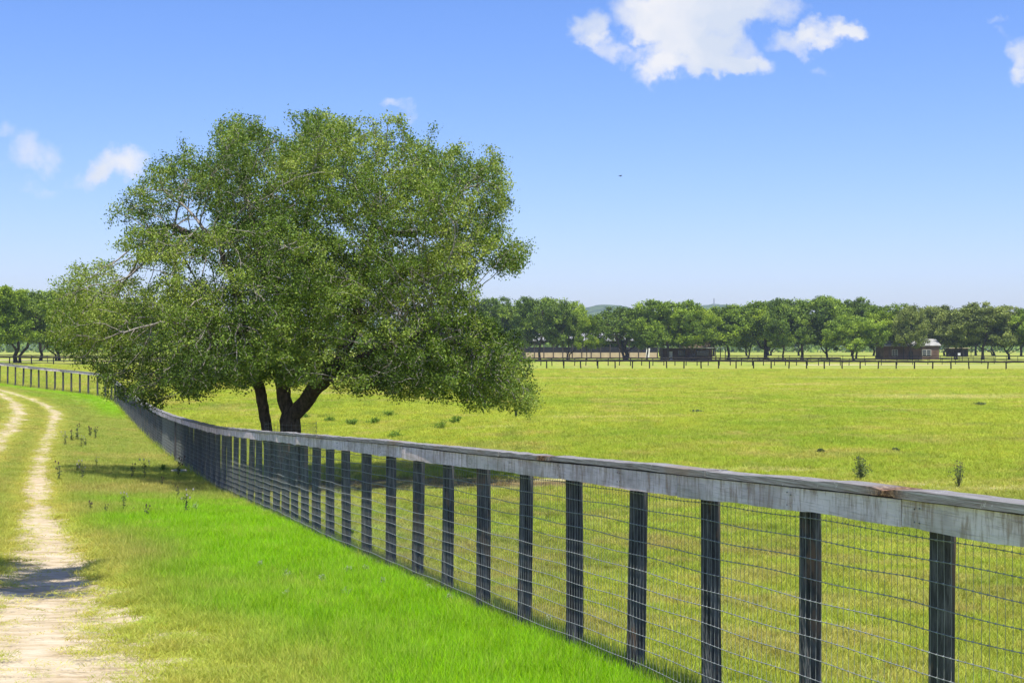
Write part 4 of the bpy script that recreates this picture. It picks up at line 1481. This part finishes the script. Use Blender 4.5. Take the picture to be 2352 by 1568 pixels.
# metal roofed house at the right
YR = 352
u_ = YR / F
xr0, xr1 = (2030 - 1176) * u_, (2157 - 1176) * u_
zr = gz(xr0, YR)
h2 = thing('ranch_house', 'brick house with pale metal gable roof under the olive oaks at the right', 'house', (xr0, YR, zr))
Wr = xr1 - xr0
ev = CZ - (793 - 800) * YR / F - zr; rg = CZ - (778 - 800) * YR / F - zr
part(h2, 'wall', BRICK_M, lambda mb: mb.box(0, Wr, 0, 8, -.3, ev))
part(h2, 'roof', ROOF_M, lambda mb: quad_gable(mb, 0, Wr, 0, 8, ev + .12, rg))
for (a, b) in ((2.0, 3.4), (Wr - 4.2, Wr - 2.0)):
    wn = part(h2, 'window', WHITE_M, lambda mb: mb.box(a, b, -.06, .04, .9, 2.5))
    for q in range(2):
        for q2 in range(3):
            xa = a + .08 + q * (b - a - .08) / 2; xb = xa + (b - a - .08) / 2 - .08
            part(wn, 'pane', GLASS_M, lambda mb: mb.box(xa, xb, -.075, -.062, .98 + q2 * .5, 1.42 + q2 * .5))
part(h2, 'door', STEEL_M, lambda mb: mb.box(Wr * .45, Wr * .45 + 1.0, -.06, 0.02, 0, 2.1))
for a in (1, Wr * .33, Wr * .66):
    part(h2, 'porch_post', STEEL_M, lambda mb: mb.box(a - .08, a + .08, -1.3, -1.15, -.2, ev - .25))
part(h2, 'porch_roof', ROOF_M, lambda mb: mb.box(-.2, Wr * .7, -1.5, -.42, ev - .26, ev - .14))
# shed and sign
p = P0(2180, 420)
shed = thing('run_in_shed', 'small tan roofed horse shed right of the metal roofed house', 'shed', tuple(p))
part(shed, 'roof', TAN_M, lambda mb: mb.box(-.5, 7, -.5, 3.5, 2.5, 2.65))
for a in (0, 2.1, 4.3, 6.5):
    part(shed, 'post', STEEL_M, lambda mb: mb.box(a - .08, a + .08, 0, .16, -.3, 2.5))
part(shed, 'back_wall', STEEL_M, lambda mb: mb.box(0, 6.6, 3, 3.1, -.2, 2.45))
p = P0(2203, 330)
sg = thing('notice_sign', 'small white square sign on the pipe fence at the right', 'sign', tuple(p))
part(sg, 'board', WHITE_M, lambda mb: mb.box(-.3, .3, -.02, .02, 1.3, 1.85))
part(sg, 'post', STEEL_M, lambda mb: mb.box(-.05, .05, .021, .1, -.2, 1.85))
# bench by the pipe fence (left of the dark oaks)
p = P0(1756, 326)
bn = thing('picnic_bench', 'dark bench standing behind the pipe fence under the dark oaks', 'bench', tuple(p))
part(bn, 'seat', STEEL_M, lambda mb: mb.box(-1.3, 1.3, -.3, .3, .72, .8))
for a in (-1.1, 1.1): part(bn, 'leg', STEEL_M, lambda mb: mb.box(a - .07, a + .07, -.25, .25, -.1, .72))

# ------------------------------------------------------------------ weeds, thistles, bushes, stone, tree guard, bird
TH_STEM = simple_mat('thistle_stem', (.07, .075, .035), (.13, .13, .06), 20, .9, .1)
TH_HEAD = simple_mat('thistle_head', (.055, .035, .03), (.17, .11, .08), 60, .95, .2)
TH_BUD = simple_mat('pale_thistle_head', (.30, .27, .24), (.50, .45, .42), 60, .95, .2)
WEED_M = foliage_mat('weed_leaves', (.07, .12, .02), (.17, .28, .03), (.27, .42, .06), trans=.3)
GREY_M = foliage_mat('grey_green_leaves', (.05, .075, .035), (.11, .15, .06), (.20, .25, .11), trans=.25)


def thistle(seed, h, heads, pale=False):
    r = np.random.default_rng(seed)
    mb = MB()
    tips = []
    main = [(0, 0, -.05)]
    for t in np.linspace(.2, 1, 5): main.append((r.normal(0, .012), r.normal(0, .012), h * t))
    mb.tube(main, np.linspace(.008, .004, 6), 5); tips.append(main[-1])
    for i in range(heads - 1):
        z0 = h * r.uniform(.4, .85); a = r.uniform(0, 6.28); L = h * r.uniform(.15, .32)
        p1 = (math.cos(a) * L * .6, math.sin(a) * L * .6, z0 + L * .35); p2 = (math.cos(a) * L, math.sin(a) * L, z0 + L)
        mb.tube([(0, 0, z0), p1, p2], [.005, .004, .003], 4); tips.append(p2)
    stem = mb.mesh('stem', TH_STEM)
    hb = MB()
    for p in tips:
        rr0 = r.uniform(.016, .026)
        z = np.linspace(0, 1, 6); prof_ = np.array([.35, .9, 1, .8, .6, .95]) * rr0
        hb.tube([(p[0], p[1], p[2] - .01 + q * rr0 * 2.4) for q in z], prof_, 7)
    head = hb.mesh('flower_heads', TH_BUD if pale else TH_HEAD)
    n = 26
    zc = r.uniform(.03, h * .85, n); c = np.stack([r.normal(0, .02, n), r.normal(0, .02, n), zc], -1)
    V, f, t = leaves(c, 3, .028, .075, .2, .3, np.full(n, .3))
    return stem, head, mesh_np('leaves', V, f, GREY_M, False, {'tint': t})


THV = [thistle(800 + i, .42 + .12 * (i % 3), 3 + i % 4, i % 3 == 2) for i in range(6)]
th = [
    (165, 1015, 'upper left', 1.0), (178, 1012, 'dark', 1.1), (150, 1025, 'low', .8), (207, 1005, 'tall thin', 1.0), (219, 1008, 'right hand', .9),
    (187, 1030, 'short', .7), (196, 1026, 'small', .7), (137, 1105, 'dense brown', 1.0), (190, 1107, 'forked', .95), (178, 1088, 'faint', .7),
    (304, 1104, 'leafy', .95), (332, 1104, 'slim', 1.0), (372, 1120, 'low leafy', .7), (410, 1102, 'bushy', 1.25), (222, 1075, 'single tiny', .55),
    (208, 1178, 'yellowing', .75), (243, 1187, 'flat headed', .6), (284, 1180, 'upright', .9), (337, 1194, 'two headed', .9), (410, 1146, 'lone', .75), (428, 1186, 'tallest', 1.1), (306, 1180, 'small seedy', .4)]
where = {0: 'in the far cluster of dried thistles on the verge', 1: 'in the middle cluster of dried thistles on the verge', 2: 'at the edge of the bright green verge grass'}
cnt = 0
for i, (a, b, ad, sc_k) in enumerate(th):
    X_, Y_, z_ = onground(a, b)
    k = 0 if b < 1040 else 1 if b < 1130 else 2
    o = thing('thistle', ad + ' dry brown thistle ' + where[k], 'thistle', (X_, Y_, z_), random.uniform(0, 6.28), 'dry thistles on the verge')
    kk = sc_k * {0: .95, 1: .8, 2: .62}[k]
    o.scale = (kk, kk, kk)
    for nm, me in zip(('stem', 'flower_heads', 'leaves'), THV[i % 6]): link(nm, me, o)


PALE_M = foliage_mat('pale_flower_leaves', (.20, .26, .12), (.36, .42, .24), (.62, .62, .50), trans=.2)


def bush(name, label, gx, gy, wpx, hpx, mat, nl, leaf, group=None, cat='bush', heads=0, stemmy=True):
    X_, Y_, z_ = onground(gx, gy)
    Wm = wpx * Y_ / F; Hm = hpx * Y_ / F
    o = thing(name, label, cat, (X_, Y_, z_), 0, group)
    r = RNG
    mb = MB(); tips = []
    ns = 14
    for i in range(ns):
        a = r.uniform(0, 6.28); q = r.uniform(.1, 1)
        tip = np.array([math.cos(a) * q * Wm * .5, math.sin(a) * q * Wm * .5, Hm * (1.05 - .55 * q * q) * r.uniform(.75, 1.0)])
        mid = tip * np.array([.45, .45, .55])
        mb.tube([(0, 0, -.03), mid, tip], [.006, .004, .002], 4)
        for t in np.linspace(.25, 1, 6): tips.append(mid * 0 + (tip * t) + np.array([0, 0, .02]))
    link('stems', mb.mesh('stems', TH_STEM), o)
    V, f, t = leaves(np.array(tips), max(2, nl // len(tips)), Wm * .05, leaf, .8, .45, np.full(len(tips), .5))
    link('foliage', mesh_np('foliage', V, f, mat, False, {'tint': t}), o)
    if heads:
        hb = MB()
        for p_ in [tips[i * 6 + 5] for i in range(ns)]:
            hb.tube([p_, p_ + np.array([0, 0, .012]), p_ + np.array([0, 0, .024])], [.006, .012, .008], 5)
        link('flower_heads', hb.mesh('flower_heads', TH_HEAD), o)
    return o


bush('field_bush', 'dark grey green bush above the fence, left one of two at the right', 1975, 1103, 52, 54, GREY_M, 520, .05, 'lone bushes in the pasture', heads=1)
bush('field_bush', 'thin thorny bush above the fence near its rotten cap, right one of two', 2202, 1121, 56, 60, GREY_M, 330, .045, 'lone bushes in the pasture', heads=1)
for (a, b, w_, h_, lab) in ((895, 958, 44, 14, 'leafy weed clump farthest right of the trunk, just below the hanging boughs'), (810, 979, 40, 17, 'leafy green weed clump right of the oak trunk'),
                            (757, 970, 34, 11, 'low weed clump close beside the oak trunk'), (700, 962, 30, 11, 'small weed clump touching the right side of the trunk'),
                            (1015, 988, 52, 22, 'largest bright weed clump in the pasture'), (1050, 975, 40, 20, 'bright weed clump behind the largest one'),
                            (910, 1007, 42, 14, 'weed clump just above the fence board'), (860, 975, 36, 13, 'thin weed clump between the larger ones'),
                            (1600, 949, 30, 7, 'tiny dull weed tuft in the middle of the pasture'), (2250, 933, 34, 8, 'dull weed patch near the right edge'),
                            (1185, 960, 7, 24, 'single tall thin weed right of the hanging boughs'), (2055, 1040, 20, 10, 'small dark weed right of centre in the pasture'), (1885, 1042, 20, 9, 'small flat weed beyond the left bush')):
    bush('weed_clump', lab, a, b, w_, h_, WEED_M if a < 1100 else GREY_M, 420, .09 if b < 980 else .07, 'leafy weed clumps in the pasture', 'weed')
# weeds at the fence foot
for (a, b, w_, h_, lab) in ((520, 1128, 24, 22, 'leafy weed at the fence foot left of the trunks'), (470, 1095, 30, 20, 'tangled weed at the fence foot by the thick post'), (803, 1238, 22, 22, 'small leafy weed at the fence foot below the oak'),
                            (600, 1155, 20, 20, 'weed at the fence foot below the left trunk'), (1306, 1500, 26, 30, 'pale leafy weed at the foot of a near post'), (376, 1086, 24, 18, 'low weed left of the pale stone')):
    bush('fence_weed', lab, a, b, w_, h_, WEED_M, 260, .05, 'weeds at the foot of the fence', 'weed')
for i, (a, b) in enumerate(((597, 1314), (657, 1334), (740, 1346), (800, 1324), (840, 1321), (660, 1379), (795, 1376), (880, 1352), (985, 1367), (1032, 1389), (450, 1179), (1260, 1440))):
    bush('verge_weed', 'small pale flowering weed in the bright verge grass, ' + ('leftmost of the near ones', 'second from the left', 'third from the left', 'left of the middle pair', 'right of the middle pair', 'lowest of the left ones', 'below the middle pair', 'right of the middle pair and higher',
         'second from the fence side', 'nearest to the fence', 'far one near the tall thistle', 'close to the near posts')[i], a, b, 24, 22, PALE_M, 90, .022, 'pale weeds in the verge grass', 'weed')
# stone block
X_, Y_, z_ = onground(411, 1088)
mb = MB(); mb.box(-.19, .19, -.13, .13, -.05, .12)
me = mb.mesh('stone_block', simple_mat('pale_limestone', (.26, .25, .20), (.42, .40, .33), 9, .95, .5))
o = tag(link('stone_block', me, None, (X_, Y_, z_)), 'pale rectangular stone lying at the foot of the thick fence post', 'stone')
bv = o.modifiers.new('bevel', 'BEVEL'); bv.width = .025; bv.segments = 2; o.rotation_euler = (0, 0, -.2)
# tree guard
gd = thing('wire_tree_guard', 'thin rusty wire mesh ring around the oak trunk', 'tree guard', tuple(TREE))
Rg = .62
for i in range(15):
    z_ = .05 + i * .1
    a = np.linspace(0, 2 * np.pi, 33)
    mb = MB(); mb.tube(np.stack([Rg * np.cos(a), Rg * np.sin(a), np.full(33, z_) + .01 * np.sin(3 * a + i)], -1), .003, 3, False)
    link('wire_ring', mb.mesh('wire_ring', WIRE_M), gd)
for i in range(36):
    a = i * 2 * np.pi / 36
    mb = MB(); mb.tube([(Rg * math.cos(a), Rg * math.sin(a), 0), (Rg * math.cos(a), Rg * math.sin(a), 1.5)], .0025, 3, False)
    link('upright_wire', mb.mesh('upright_wire', WIRE_M), gd)
# bird
pb = P(1425, 404.5, 160)
mb = MB()
mb.tube([(-.16, 0, 0), (-.08, 0, .01), (.03, 0, .02), (.14, 0, .02), (.19, 0, .02)], [.01, .045, .06, .035, .012], 6)
for s_ in (-1, 1):
    v = [(.08, .03 * s_, .03), (-.06, .03 * s_, .03), (-.05, .24 * s_, .10), (.07, .22 * s_, .11), (-.02, .46 * s_, .05)]
    v2 = v + [(a, b, c - .012) for a, b, c in v]
    mb.add(v2, [(0, 1, 2, 3), (8, 7, 6, 5)], [(3, 2, 4), (9, 7, 8)])
o = tag(link('bird', mb.mesh('bird', simple_mat('bird_plumage', (.02, .02, .02), (.05, .045, .04))), None, tuple(pb)), 'tiny dark bird flying high over the pasture', 'bird')
o.rotation_euler = (0, 0, .4)

# ------------------------------------------------------------------ air
HAZE = True
if HAZE:
    mb = MB(); mb.box(-2900, 2900, -200, 3700, -14, 118)
    m, nt, out = new_mat('haze_air')
    pv = nt.nodes.new('ShaderNodeVolumePrincipled')
    pv.inputs['Color'].default_value = (.70, .85, 1.0, 1)
    pv.inputs['Density'].default_value = .00012
    pv.inputs['Anisotropy'].default_value = 0.0
    nt.links.new(pv.outputs[0], out.inputs['Volume'])
    o = tag(link('haze', mb.mesh('haze', m)), 'thin summer haze over the pasture and hills', None, None, 'stuff')
S.cycles.volume_bounces = 0
